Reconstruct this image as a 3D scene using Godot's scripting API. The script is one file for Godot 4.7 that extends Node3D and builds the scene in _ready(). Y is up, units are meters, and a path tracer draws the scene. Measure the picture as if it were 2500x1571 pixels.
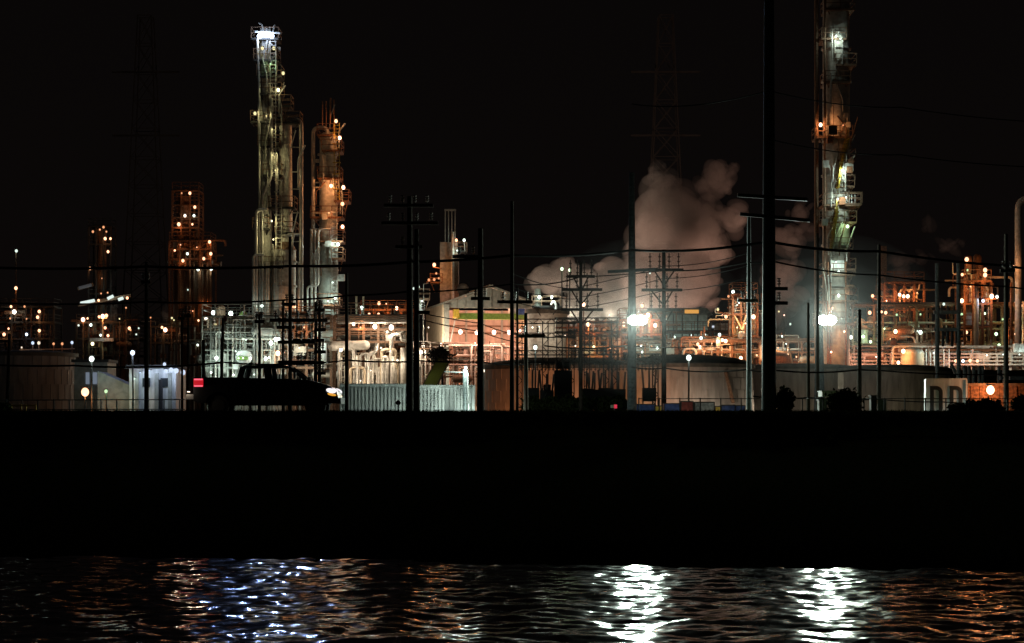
extends Node3D
# Night view over a channel to a refinery: road with a pickup, utility poles, tanks, process units and steam.
const F := 4665.0     # focal length in photo pixels (2500 wide)
const HX := 1250.0
const HY := 1008.0    # horizon row
const CY := 0.15      # eye height above the road
const WATER := -3.0
var M := {}
var S := {}
var taken := {}
var rng := RandomNumberGenerator.new()

# ---------------------------------------------------------------- helpers
func at(px: float, py: float, d: float) -> Vector3:
	return Vector3((px - HX) / F * d, CY + (HY - py) / F * d, -d)

func numbered(n: String) -> String:
	var k: int = taken.get(n, -1) + 1
	taken[n] = k
	return n if k == 0 else "%s_%03d" % [n, k]

func tag(o: Node, label: String, category: String, group := "") -> Node:
	o.set_meta("label", label)
	o.set_meta("category", category)
	if group: o.set_meta("group", group)
	return o

func thing(called: String, label: String, category: String, where: Vector3, group := "") -> Node3D:
	var o := Node3D.new()
	o.name = numbered(called)
	o.position = where
	add_child(o)
	tag(o, label, category, group)
	return o

func put(parent: Node, called: String, mesh: Mesh, mat: Material, t: Transform3D) -> MeshInstance3D:
	var o := MeshInstance3D.new()
	o.name = called if parent != self else numbered(called)
	o.mesh = mesh
	o.material_override = mat
	o.transform = t
	parent.add_child(o, true)
	return o

func sub(parent: Node, called: String, where := Vector3.ZERO) -> Node3D:
	var o := Node3D.new()
	o.name = called
	o.position = where
	parent.add_child(o, true)
	return o

func box(parent: Node, called: String, c: Vector3, size: Vector3, mat: Material, turn := 0.0) -> MeshInstance3D:
	return put(parent, called, S.box, mat, Transform3D(Basis(Vector3.UP, turn) * Basis.from_scale(size), c))

func aim(a: Vector3, b: Vector3, w: float, w2: float) -> Transform3D:
	var up := b - a
	var l := up.length()
	var y := up / l
	var ref := Vector3.BACK if absf(y.z) < 0.9 else Vector3.RIGHT
	var x := y.cross(ref).normalized()
	return Transform3D(Basis(x * w, up, x.cross(y).normalized() * w2), (a + b) * 0.5)

func rod(parent: Node, called: String, a: Vector3, b: Vector3, dia: float, mat: Material) -> MeshInstance3D:
	return put(parent, called, S.cyl, mat, aim(a, b, dia, dia))

func bar(parent: Node, called: String, a: Vector3, b: Vector3, w: float, mat: Material, w2 := 0.0) -> MeshInstance3D:
	return put(parent, called, S.box, mat, aim(a, b, w, w2 if w2 > 0.0 else w))

func ball(parent: Node, called: String, c: Vector3, size: Vector3, mat: Material) -> MeshInstance3D:
	return put(parent, called, S.ball, mat, Transform3D(Basis.from_scale(size), c))

func capsule(parent: Node, called: String, a: Vector3, b: Vector3, dia: float, mat: Material) -> MeshInstance3D:
	var m := CapsuleMesh.new()
	m.radius = dia * 0.5
	m.height = (b - a).length()
	m.radial_segments = 18
	m.rings = 4
	return put(parent, called, m, mat, aim(a, b, 1.0, 1.0) * Transform3D(Basis.from_scale(Vector3(1, 1.0 / (b - a).length(), 1)), Vector3.ZERO))

func tools() -> SurfaceTool:
	var st := SurfaceTool.new()
	st.begin(Mesh.PRIMITIVE_TRIANGLES)
	return st

func add_bar(st: SurfaceTool, a: Vector3, b: Vector3, w: float, w2 := 0.0) -> void:
	st.append_from(S.box, 0, aim(a, b, w, w2 if w2 > 0.0 else w))

func add_box(st: SurfaceTool, c: Vector3, s: Vector3) -> void:
	st.append_from(S.box, 0, Transform3D(Basis.from_scale(s), c))

func quad(st: SurfaceTool, a: Vector3, b: Vector3, c: Vector3, d: Vector3) -> void:
	for v in [a, b, c, a, c, d]: st.add_vertex(v)

func tube_mesh(pts: Array, dia: float, sides := 8, bend := 0.0) -> ArrayMesh:
	# a pipe swept along a polyline; corners are rounded with the radius bend
	var path: Array = []
	for i in pts.size():
		if i == 0 or i == pts.size() - 1 or bend <= 0.0:
			path.append(pts[i])
			continue
		var p: Vector3 = pts[i]
		var u: Vector3 = (pts[i - 1] - p)
		var v: Vector3 = (pts[i + 1] - p)
		var r := minf(bend, minf(u.length(), v.length()) * 0.49)
		var a := p + u.normalized() * r
		var b := p + v.normalized() * r
		for k in 6:
			var t := k / 5.0
			path.append(a.lerp(p, t).lerp(p.lerp(b, t), t))
	var st := tools()
	st.set_smooth_group(0)
	var rings: Array = []
	var up := Vector3(0.31, 0.17, 0.93).normalized()
	for i in path.size():
		var dir: Vector3 = (path[mini(i + 1, path.size() - 1)] - path[maxi(i - 1, 0)]).normalized()
		if absf(dir.dot(up)) > 0.95: up = Vector3(0.93, 0.2, 0.3).normalized()
		var x := dir.cross(up).normalized()
		up = x.cross(dir).normalized()
		var ring: Array = []
		for k in sides:
			var an := TAU * k / sides
			ring.append(path[i] + (x * cos(an) + up * sin(an)) * dia * 0.5)
		rings.append(ring)
	for i in rings.size() - 1:
		for k in sides:
			var k2 := (k + 1) % sides
			quad(st, rings[i][k], rings[i][k2], rings[i + 1][k2], rings[i + 1][k])
	for e in [0, rings.size() - 1]:
		for k in range(1, sides - 1):
			st.set_smooth_group(-1)
			var tri: Array = [rings[e][0], rings[e][k], rings[e][k + 1]] if e > 0 else [rings[e][0], rings[e][k + 1], rings[e][k]]
			for v in tri: st.add_vertex(v)
	st.index()
	st.generate_normals()
	return st.commit()

func pipe(parent: Node, called: String, pts: Array, dia: float, mat: Material) -> MeshInstance3D:
	if pts.size() == 2: return rod(parent, called, pts[0], pts[1], dia, mat)
	return put(parent, called, tube_mesh(pts, dia, 10, dia * 1.6), mat, Transform3D())

func prism(poly: PackedVector2Array, z0: float, z1: float, bevel := 0.0) -> ArrayMesh:
	# a side outline (x right, y up) with thickness in z; the rim may be bevelled
	var st := tools()
	st.set_smooth_group(-1)
	if Geometry2D.is_polygon_clockwise(poly): poly.reverse()
	var face := poly
	if bevel > 0.0:
		var off := Geometry2D.offset_polygon(poly, -bevel)
		if off.size() == 1 and off[0].size() == poly.size(): face = off[0]
		if Geometry2D.is_polygon_clockwise(face): face.reverse()
	var best := 0
	if face.size() == poly.size():
		for k in face.size():
			if face[k].distance_to(poly[0]) < face[best].distance_to(poly[0]): best = k
	var tris := Geometry2D.triangulate_polygon(face)
	for i in range(0, tris.size(), 3):
		var a := face[tris[i]]
		var b := face[tris[i + 1]]
		var c := face[tris[i + 2]]
		if (b - a).cross(c - a) > 0.0:
			var s := b
			b = c
			c = s
		for v in [a, b, c]: st.add_vertex(Vector3(v.x, v.y, z1))
		for v in [a, c, b]: st.add_vertex(Vector3(v.x, v.y, z0))
	var n := poly.size()
	for k in n:
		var p := poly[k]
		var q := poly[(k + 1) % n]
		quad(st, Vector3(p.x, p.y, z1 - bevel), Vector3(p.x, p.y, z0 + bevel), Vector3(q.x, q.y, z0 + bevel), Vector3(q.x, q.y, z1 - bevel))
		if bevel > 0.0 and face.size() == n:
			var fp := face[(best + k) % n]
			var fq := face[(best + k + 1) % n]
			quad(st, Vector3(fp.x, fp.y, z1), Vector3(p.x, p.y, z1 - bevel), Vector3(q.x, q.y, z1 - bevel), Vector3(fq.x, fq.y, z1))
			quad(st, Vector3(fp.x, fp.y, z0), Vector3(fq.x, fq.y, z0), Vector3(q.x, q.y, z0 + bevel), Vector3(p.x, p.y, z0 + bevel))
	st.generate_normals()
	return st.commit()

# ---------------------------------------------------------------- materials
func tex(c1: Color, c2: Color, freq: float, s := 1, stretch := 1.0) -> NoiseTexture2D:
	var n := FastNoiseLite.new()
	n.seed = s
	n.frequency = freq
	n.fractal_octaves = 5
	n.noise_type = FastNoiseLite.TYPE_SIMPLEX_SMOOTH
	var g := Gradient.new()
	g.set_color(0, c1.linear_to_srgb())
	g.set_color(1, c2.linear_to_srgb())
	g.set_offset(0, 0.25)
	g.set_offset(1, 0.75)
	var t := NoiseTexture2D.new()
	t.noise = n
	t.width = 256
	t.height = 256
	t.seamless = true
	t.color_ramp = g
	return t

func mat(called: String, c1: Color, c2: Color, rough: float, metal := 0.0, scale := 0.35, freq := 0.02, tall := 1.0) -> StandardMaterial3D:
	var m := StandardMaterial3D.new()
	m.resource_name = called
	m.albedo_texture = tex(c1, c2, freq, called.hash() % 1000)
	m.uv1_triplanar = true
	m.uv1_world_triplanar = true
	m.uv1_scale = Vector3(scale, scale * tall, scale)
	m.roughness = rough
	m.metallic = metal
	M[called] = m
	return m

func flat(called: String, c: Color, rough: float, metal := 0.0) -> StandardMaterial3D:
	var m := StandardMaterial3D.new()
	m.resource_name = called
	m.albedo_color = c.linear_to_srgb()
	m.roughness = rough
	m.metallic = metal
	M[called] = m
	return m

func glow(called: String, c: Color, e: float) -> void:
	var m := StandardMaterial3D.new()
	m.resource_name = called
	m.albedo_color = Color(0.15, 0.15, 0.15)
	m.roughness = 0.5
	m.emission_enabled = true
	m.emission = c.linear_to_srgb()
	m.emission_energy_multiplier = e
	M[called] = m

const LAMP_COLORS := {
	"na": Color(1.0, 0.37, 0.12), "pk": Color(1.0, 0.5, 0.34), "wh": Color(0.80, 1.0, 0.86), "bl": Color(0.62, 0.75, 1.0),
	"gr": Color(0.62, 1.0, 0.5), "ye": Color(1.0, 0.86, 0.4), "rd": Color(1.0, 0.06, 0.08), "ww": Color(1.0, 0.8, 0.58),
}

func spot(L: Node3D, called: String, p: Vector3, turn: Vector3, c: Color, e: float, angle: float, soft := 0.3, blend := 0.6) -> void:
	var s := SpotLight3D.new()
	s.name = called
	s.position = p
	s.rotation = turn
	s.light_color = c.linear_to_srgb()
	s.light_energy = e
	s.light_size = soft
	s.spot_angle = angle
	s.spot_angle_attenuation = blend
	s.spot_range = 300.0
	s.shadow_enabled = true
	L.add_child(s, true)

func lamp(T: Node3D, px: float, py: float, d: float, key: String, e: float, size := 0.42) -> Node3D:
	return lamp_at(T, at(px, py, d) - T.position, key, e, size)

func lamp_at(T: Node3D, p: Vector3, key: String, e: float, size := 0.42) -> Node3D:
	size *= 0.84
	var L := sub(T, "lamp", p)
	var burn := "_soft" if e < 5.5 else ("_hot" if e > 19.0 else "")
	put(L, "bulb", S.bulb, M["glow_" + key + burn], Transform3D(Basis.from_scale(Vector3(size * 0.86, size, size * 0.86)), Vector3.ZERO))
	box(L, "hood", Vector3(0, size * 0.58, -0.02), Vector3(size * 0.9, 0.05, size * 0.9), M.dark)
	bar(L, "bracket", Vector3(0, size * 0.6, 0), Vector3(0, size * 0.6, -0.7), 0.06, M.dark)
	# a bulb under half a metre lets its light out; a bigger one has it just below and in front
	if e > 0.0: omni(L, Vector3.ZERO if size < 0.49 else Vector3(0, -size * 0.62, size * 0.5), key, e * gain, minf(size * 0.4, 0.18))
	return L

func steam_fill_lamp(T: Node3D, p: Vector3, key: String, e: float, size: float) -> void:
	# a bulb on a stub without a hood: its light goes up as well
	var L := sub(T, "lamp", p)
	put(L, "bulb", S.bulb, M["glow_" + key], Transform3D(Basis.from_scale(Vector3(size, size, size)), Vector3.ZERO))
	bar(L, "bracket", Vector3(0, -size * 0.5, 0), Vector3(0, -1.2, 0), 0.08, M.dark)
	omni(L, Vector3.ZERO, key, e, size * 0.4)

func omni(L: Node3D, p: Vector3, key: String, e: float, size := 0.15) -> void:
	var o := OmniLight3D.new()
	o.name = "lamp_light"
	o.position = p
	o.light_color = LAMP_COLORS[key].linear_to_srgb()
	o.light_energy = e
	o.light_size = size
	o.omni_range = 120.0
	o.omni_attenuation = 2.0
	o.shadow_enabled = true
	L.add_child(o, true)

# ---------------------------------------------------------------- setting
func setup_view() -> void:
	var cam := Camera3D.new()
	cam.name = "camera"
	cam.projection = Camera3D.PROJECTION_FRUSTUM
	cam.near = 0.1
	cam.far = 6000.0
	cam.size = 1571.0 / F * cam.near
	cam.frustum_offset = Vector2(0, (HY - 785.5) / F * cam.near)
	cam.position = Vector3(0, CY, 0)
	add_child(cam)
	cam.current = true
	var sky := ProceduralSkyMaterial.new()
	sky.sky_top_color = Color(0.026, 0.021, 0.021)
	sky.sky_horizon_color = Color(0.045, 0.033, 0.029)
	sky.sky_curve = 0.12
	sky.ground_bottom_color = Color(0.01, 0.01, 0.01)
	sky.ground_horizon_color = Color(0.03, 0.025, 0.022)
	sky.sun_angle_max = 1.0
	var env := Environment.new()
	env.background_mode = Environment.BG_SKY
	env.sky = Sky.new()
	env.sky.sky_material = sky
	env.tonemap_mode = Environment.TONE_MAPPER_LINEAR
	env.tonemap_exposure = 1.0
	env.sdfgi_enabled = true
	env.ssao_enabled = true
	env.ssil_enabled = true
	env.volumetric_fog_enabled = true
	env.volumetric_fog_density = 0.0
	var we := WorldEnvironment.new()
	we.name = "environment"
	we.environment = env
	add_child(we)

var gain := 0.17       # all lamp energies are set against this

func setup_kit() -> void:
	rng.seed = 7
	S.box = BoxMesh.new()
	var c := CylinderMesh.new()
	c.top_radius = 0.5
	c.bottom_radius = 0.5
	c.height = 1.0
	c.radial_segments = 16
	c.rings = 1
	S.cyl = c
	var s := SphereMesh.new()
	s.radial_segments = 20
	s.rings = 10
	S.ball = s
	var b := SphereMesh.new()
	b.radial_segments = 10
	b.rings = 6
	S.bulb = b
	for k in LAMP_COLORS:
		glow("glow_" + k, LAMP_COLORS[k].lerp(Color.WHITE, 0.15), 3.0)
		glow("glow_" + k + "_soft", LAMP_COLORS[k].lerp(Color.WHITE, 0.08), 1.1)
		glow("glow_" + k + "_hot", LAMP_COLORS[k].lerp(Color.WHITE, 0.2), 7.0)
	glow("glow_flood", LAMP_COLORS.wh, 60.0)
	glow("glow_tower", LAMP_COLORS.bl, 30.0)
	mat("steel", Color(0.30, 0.30, 0.28), Color(0.46, 0.45, 0.42), 0.55, 0.0, 0.3, 0.03)
	mat("pale", Color(0.42, 0.40, 0.36), Color(0.62, 0.60, 0.55), 0.5, 0.0, 0.25, 0.03)
	mat("insul", Color(0.50, 0.49, 0.46), Color(0.72, 0.70, 0.66), 0.38, 0.35, 0.2, 0.02)
	mat("rust", Color(0.10, 0.045, 0.022), Color(0.30, 0.13, 0.06), 0.85, 0.0, 0.4, 0.05)
	mat("brown", Color(0.12, 0.07, 0.045), Color(0.22, 0.14, 0.09), 0.8, 0.0, 0.4, 0.04)
	mat("concrete", Color(0.26, 0.24, 0.21), Color(0.42, 0.39, 0.34), 0.9, 0.0, 0.2, 0.03)
	mat("tank", Color(0.26, 0.245, 0.235), Color(0.40, 0.38, 0.365), 0.8, 0.0, 0.22, 0.025, 0.2)
	mat("tankroof", Color(0.08, 0.08, 0.07), Color(0.15, 0.14, 0.12), 0.8, 0.0, 0.2, 0.03)
	mat("white", Color(0.55, 0.57, 0.57), Color(0.76, 0.78, 0.78), 0.5, 0.0, 0.3, 0.03, 0.3)
	mat("cladding", Color(0.24, 0.26, 0.24), Color(0.34, 0.36, 0.33), 0.6, 0.0, 0.3, 0.02)
	mat("beige", Color(0.46, 0.38, 0.27), Color(0.60, 0.50, 0.37), 0.7, 0.0, 0.2, 0.02)
	mat("pinkwall", Color(0.43, 0.335, 0.285), Color(0.57, 0.45, 0.385), 0.75, 0.0, 0.22, 0.03, 0.3)
	mat("wood", Color(0.018, 0.015, 0.012), Color(0.05, 0.042, 0.035), 0.9, 0.0, 1.5, 0.05, 0.15)
	mat("steelpole", Color(0.05, 0.06, 0.065), Color(0.09, 0.10, 0.11), 0.6, 0.3, 0.6, 0.03)
	mat("greypole", Color(0.16, 0.19, 0.20), Color(0.26, 0.30, 0.31), 0.6, 0.2, 0.6, 0.03)
	mat("grass", Color(0.018, 0.022, 0.009), Color(0.05, 0.052, 0.022), 0.95, 0.0, 0.3, 0.06)
	mat("asphalt", Color(0.035, 0.035, 0.035), Color(0.06, 0.058, 0.055), 0.85, 0.0, 0.5, 0.08)
	mat("gravel", Color(0.10, 0.095, 0.085), Color(0.2, 0.19, 0.17), 0.95, 0.0, 0.5, 0.1)
	mat("blue", Color(0.012, 0.04, 0.16), Color(0.03, 0.075, 0.26), 0.6, 0.0, 0.4, 0.03)
	mat("red", Color(0.18, 0.03, 0.025), Color(0.3, 0.06, 0.05), 0.65, 0.0, 0.4, 0.03)
	mat("green", Color(0.08, 0.16, 0.02), Color(0.14, 0.24, 0.04), 0.6, 0.0, 0.4, 0.03)
	mat("mossgreen", Color(0.035, 0.06, 0.012), Color(0.10, 0.14, 0.03), 0.8, 0.0, 1.2, 0.05)
	mat("yellow", Color(0.42, 0.30, 0.03), Color(0.6, 0.45, 0.06), 0.6, 0.0, 0.4, 0.03)
	mat("leaf", Color(0.014, 0.02, 0.008), Color(0.04, 0.05, 0.018), 0.8, 0.0, 1.0, 0.1)
	flat("dark", Color(0.03, 0.03, 0.03), 0.7)
	flat("black", Color(0.012, 0.012, 0.012), 0.8)
	flat("truckpaint", Color(0.008, 0.008, 0.009), 0.3)
	flat("rubber", Color(0.015, 0.015, 0.015), 0.9)
	flat("chrome", Color(0.5, 0.5, 0.5), 0.25, 0.9)
	flat("wire", Color(0.008, 0.008, 0.008), 1.0).metallic_specular = 0.0
	flat("ceramic", Color(0.06, 0.05, 0.045), 0.4)
	flat("letter", Color(0.012, 0.018, 0.022), 0.6)
	flat("roadpaint", Color(0.55, 0.4, 0.05), 0.8)
	M.wood.metallic_specular = 0.15
	for k in ["grass", "asphalt", "gravel", "leaf"]: M[k].metallic_specular = 0.0
	M.steelpole.metallic_specular = 0.2
	var g := flat("glass", Color(0.5, 0.55, 0.55), 0.05)
	g.transparency = BaseMaterial3D.TRANSPARENCY_ALPHA
	g.albedo_color.a = 0.12
	var w := flat("water", Color(0.004, 0.006, 0.007), 0.09)
	w.metallic_specular = 0.35

func structure(o: Node) -> Node:
	o.set_meta("kind", "structure")
	return o

func build_ground() -> void:
	# one sheet: channel bed, bank, verge and plain up to the horizon
	var prof := [Vector2(-20, -4.5), Vector2(33, -4.5), Vector2(37, -3.5), Vector2(40, -2.99), Vector2(43, -2.6), Vector2(55, -1.75), Vector2(66, -0.75), Vector2(71, 0.08), Vector2(72, 0.16), Vector2(73.2, 0.2), Vector2(74.4, -0.01), Vector2(4000, -0.01)]
	var n := FastNoiseLite.new()
	n.seed = 3
	n.frequency = 0.12
	var st := tools()
	st.set_smooth_group(0)
	var nx := 160
	for j in prof.size() - 1:
		for i in nx:
			var vs: Array = []
			for c in [[i, j], [i, j + 1], [i + 1, j + 1], [i + 1, j]]:
				var t: float = (c[0] * 2.0 / nx - 1.0)
				var x: float = 3000.0 * t * t * t + 60.0 * t
				var p: Vector2 = prof[c[1]]
				var y := p.y
				if c[1] > 1 and c[1] < 10: y += n.get_noise_2d(x * 1.5, p.x * 2.0) * (0.16 if c[1] < 5 else (0.25 if c[1] < 7 else 0.05))
				var skew := clampf(x, -25.0, 25.0) * 0.18 if c[1] < 5 else 0.0   # the shore runs slightly askew
				vs.append(Vector3(x, y, -p.x + skew))
			quad(st, vs[0], vs[1], vs[2], vs[3])
	st.index()
	st.generate_normals()
	structure(put(self, "ground", st.commit(), M.grass, Transform3D()))
	# channel water: real waves
	var wn := FastNoiseLite.new()
	wn.seed = 11
	wn.frequency = 1.0
	wn.fractal_octaves = 3
	wn.fractal_gain = 0.45
	var W := tools()
	W.set_smooth_group(0)
	var cols := 520
	var rows := 330
	var grid: Array = []
	for j in rows + 1:
		var d := 16.0 + 34.0 * j / rows
		var row := PackedVector3Array()
		for i in cols + 1:
			var x := (i * 2.0 / cols - 1.0) * (5.0 + d * 0.32)
			var h := 0.040 * wn.get_noise_2d(x * 0.5 + d * 0.1, d * 0.6) + 0.022 * wn.get_noise_2d(x * 1.5 - 40.0, d * 1.7 + x * 0.3)
			row.append(Vector3(x, WATER + h, -d))
		grid.append(row)
	for j in rows:
		for i in cols:
			quad(W, grid[j][i], grid[j + 1][i], grid[j + 1][i + 1], grid[j][i + 1])
	W.index()
	W.generate_normals()
	structure(put(self, "water", W.commit(), M.water, Transform3D()))
	# the channel beyond the modelled waves
	var side := tools()
	quad(side, Vector3(-900, WATER - 0.06, 20), Vector3(-900, WATER - 0.06, -56), Vector3(900, WATER - 0.06, -56), Vector3(900, WATER - 0.06, 20))
	side.generate_normals()
	structure(put(self, "channel_water", side.commit(), M.water, Transform3D()))
	structure(box(self, "road", Vector3(0, 0.0, -78.3), Vector3(1600, 0.016, 7.4), M.asphalt))
	var marks := structure(thing("road_markings", "", "", Vector3.ZERO))
	marks.remove_meta("label")
	marks.remove_meta("category")
	for z in [-78.18, -78.42]:
		box(marks, "yellow_line", Vector3(0, 0.012, z), Vector3(1600, 0.003, 0.1), M.roadpaint)
	structure(box(self, "gravel_yard", Vector3(0, -0.2, -600), Vector3(1400, 0.4, 1000), M.gravel))

func _ready() -> void:
	setup_view()
	setup_kit()
	build_ground()
	build_all()


# ---------------------------------------------------------------- plant building blocks
func G(px: float, d: float) -> Vector3:
	return Vector3((px - HX) / F * d, 0, -d)

func loc(T: Node3D, px: float, py: float, d: float) -> Vector3:
	return at(px, py, d) - T.position

func railing_mesh(w: float, dep: float) -> ArrayMesh:
	var st := tools()
	var t := 0.07
	for y in [0.55, 1.1]:
		for s in [-1, 1]:
			add_bar(st, Vector3(-w / 2, y, s * dep / 2), Vector3(w / 2, y, s * dep / 2), t)
			add_bar(st, Vector3(s * w / 2, y, -dep / 2), Vector3(s * w / 2, y, dep / 2), t)
	var n := maxi(1, int(w / 1.1))
	for i in n + 1:
		for s in [-1, 1]:
			var x := -w / 2 + w * i / n
			add_bar(st, Vector3(x, 0, s * dep / 2), Vector3(x, 1.14, s * dep / 2), t)
	return st.commit()

func platform(T: Node3D, px: float, py: float, d: float, wpx: float, dep: float, m: Material, called := "platform") -> Node3D:
	var w := wpx / F * d
	var P := sub(T, called, loc(T, px, py, d))
	box(P, "deck", Vector3(0, -0.1, 0), Vector3(w, 0.2, dep), m)
	put(P, "railing", railing_mesh(w, dep), m if m != M.dark else M.brown, Transform3D())
	for s in [-1, 1]: bar(P, "brace", Vector3(s * w * 0.42, -0.2, dep * 0.42), Vector3(s * w * 0.15, -1.3, 0), 0.1, m)
	return P

func ladder(T: Node3D, px: float, y0: float, y1: float, d: float, m: Material, z := 1.0) -> void:
	var a := loc(T, px, y0, d - z)
	var b := loc(T, px, y1, d - z)
	var st := tools()
	for s in [-0.28, 0.28]: add_bar(st, Vector3(s, 0, 0), Vector3(s, b.y - a.y, 0), 0.08)
	var y := 0.4
	while y < b.y - a.y:
		add_bar(st, Vector3(-0.28, y, 0), Vector3(0.28, y, 0), 0.05)
		if int(y / 0.4) % 3 == 0:
			add_bar(st, Vector3(-0.38, y, 0.5), Vector3(0.38, y, 0.5), 0.06)
			for s in [-0.38, 0.38]: add_bar(st, Vector3(s, y, 0), Vector3(s, y, 0.5), 0.06)
		y += 0.4
	put(T, "ladder", st.commit(), m, Transform3D(Basis(), a))

func shell(T: Node3D, called: String, px: float, ytop: float, ybot: float, w0: float, w1: float, d: float, m: Material) -> MeshInstance3D:
	# an upright vessel section; w0 and w1 are the widths in pixels at top and bottom
	var c := CylinderMesh.new()
	c.top_radius = w0 * 0.5 / F * d
	c.bottom_radius = w1 * 0.5 / F * d
	c.height = (ybot - ytop) / F * d
	c.radial_segments = 28
	c.rings = 1
	return put(T, called, c, m, Transform3D(Basis(), loc(T, px, (ytop + ybot) * 0.5, d)))

func flange(T: Node3D, px: float, py: float, w: float, d: float, m: Material) -> void:
	rod(T, "flange", loc(T, px, py + 2.0, d), loc(T, px, py - 2.0, d), w / F * d, m)

func lamps(T: Node3D, d: float, list: Array) -> void:
	for l in list:
		lamp(T, l[0], l[1], d - (l[5] if l.size() > 5 else 1.6), l[2], l[3], l[4] if l.size() > 4 else 0.45)

func frame(T: Node3D, x0: float, x1: float, levels: Array, d: float, dep: float, nx: int, m: Material, w := 0.28, decks := true) -> void:
	# steel skeleton: columns in two rows, beams and decks at the levels (rows in pixels)
	var top: float = levels[0]
	for r in [-0.5, 0.5]:
		var z: float = d + dep * r
		for i in nx + 1:
			var px := lerpf(x0, x1, float(i) / nx)
			var a := loc(T, px, HY, d)
			var b := loc(T, px, top, d)
			a.y = 0.0
			a.z = -dep * r
			b.z = -dep * r
			bar(T, "column", a, b, w, m)
		for y in levels:
			var a := loc(T, x0, y, d)
			var b := loc(T, x1, y, d)
			a.z = -dep * r
			b.z = -dep * r
			bar(T, "beam", a, b, w * 0.9, m)
	for y in levels:
		var c := loc(T, (x0 + x1) * 0.5, y, d)
		var wd := (x1 - x0) / F * d
		for i in nx + 1:
			var xx := -wd * 0.5 + wd * i / nx
			bar(T, "cross_beam", Vector3(c.x + xx, c.y, dep * 0.5), Vector3(c.x + xx, c.y, -dep * 0.5), w * 0.7, m)
		if decks:
			box(T, "deck", Vector3(c.x, c.y + w * 0.5 + 0.04, 0), Vector3(wd, 0.08, dep), M.dark)
			put(T, "railing", railing_mesh(wd, dep), m, Transform3D(Basis(), Vector3(c.x, c.y + w * 0.5 + 0.08, 0)))

func pick(list: Array):
	return list[rng.randi() % list.size()]

func pipes_up(T: Node3D, x0: float, x1: float, y0: float, y1: float, d: float, dep: float, n: int, mats: Array, dmin := 0.1, dmax := 0.34) -> void:
	for k in n:
		var px := rng.randf_range(x0, x1)
		var z := rng.randf_range(-dep, dep) * 0.5
		var dia := rng.randf_range(dmin, dmax)
		var top := rng.randf_range(y0, lerpf(y0, y1, 0.55))
		var a := loc(T, px, HY, d)
		a.y = 0.0 if rng.randf() < 0.7 else loc(T, px, rng.randf_range(lerpf(y0, y1, 0.7), y1), d).y
		a.z = z
		var b := loc(T, px, top, d)
		b.z = z
		if rng.randf() < 0.5:
			var c := b + Vector3(rng.randf_range(0.8, 3.5) * (1 if rng.randf() < 0.5 else -1), 0, 0)
			var pts: Array = [a, b, c]
			if rng.randf() < 0.6: pts.append(c + Vector3(0, rng.randf_range(-3.0, 1.5), 0))
			pipe(T, "pipe", pts, dia, pick(mats))
		else:
			rod(T, "pipe", a, b, dia, pick(mats))
			if rng.randf() < 0.4: rod(T, "flange", b - Vector3(0, 0.05, 0), b + Vector3(0, 0.1, 0), dia * 1.7, pick(mats))

func pipes_across(T: Node3D, x0: float, x1: float, y0: float, y1: float, d: float, dep: float, n: int, mats: Array, dmin := 0.1, dmax := 0.3) -> void:
	for k in n:
		var l := rng.randf_range(0.35, 1.0) * (x1 - x0)
		var xa := rng.randf_range(x0, x1 - l)
		var y := rng.randf_range(y0, y1)
		var z := rng.randf_range(-dep, dep) * 0.5
		var dia := rng.randf_range(dmin, dmax)
		var a := loc(T, xa, y, d)
		var b := loc(T, xa + l, y, d)
		a.z = z
		b.z = z
		if rng.randf() < 0.4:
			pipe(T, "pipe", [a, b, b + Vector3(0, rng.randf_range(-2.5, 2.0), 0)], dia, pick(mats))
		else:
			rod(T, "pipe", a, b, dia, pick(mats))

func gear(T: Node3D, x0: float, x1: float, y0: float, y1: float, d: float, dep: float, n: int, mats: Array) -> void:
	# drums, exchangers, motors and boxes of a process unit
	for k in n:
		var p := loc(T, rng.randf_range(x0, x1), rng.randf_range(y0, y1), d)
		p.z = rng.randf_range(-dep, dep) * 0.5
		var s := rng.randf_range(0.5, 1.1)
		match rng.randi() % 4:
			0: capsule(T, "drum", p - Vector3(1.4 * s, 0, 0), p + Vector3(1.4 * s, 0, 0), 1.1 * s, pick(mats))
			1: capsule(T, "vessel", p, p + Vector3(0, 2.4 * s, 0), 0.9 * s, pick(mats))
			2: box(T, "equipment_box", p, Vector3(1.2, 0.9, 1.0) * s, pick(mats))
			3:
				rod(T, "exchanger", p - Vector3(1.2 * s, 0, 0), p + Vector3(1.2 * s, 0, 0), 0.55 * s, pick(mats))
				rod(T, "flange", p + Vector3(1.2 * s, 0, 0), p + Vector3(1.2 * s + 0.12, 0, 0), 0.75 * s, pick(mats))

func cable(label: String, pts: Array, dia: float) -> void:
	# pts: [px, py, d]; one hanging span between each two of them
	var path: Array = []
	for i in pts.size() - 1:
		var a := at(pts[i][0], pts[i][1], pts[i][2])
		var b := at(pts[i + 1][0], pts[i + 1][1], pts[i + 1][2])
		var sag := (b - a).length() * 0.012
		for k in 12:
			var t := k / 12.0
			path.append(a.lerp(b, t) - Vector3(0, sag * 4.0 * t * (1.0 - t), 0))
	var e: Array = pts[pts.size() - 1]
	path.append(at(e[0], e[1], e[2]))
	tag(put(self, "power_cable", tube_mesh(path, dia, 6), M.wire, Transform3D()), label, "cable", "overhead power cables")

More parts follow.
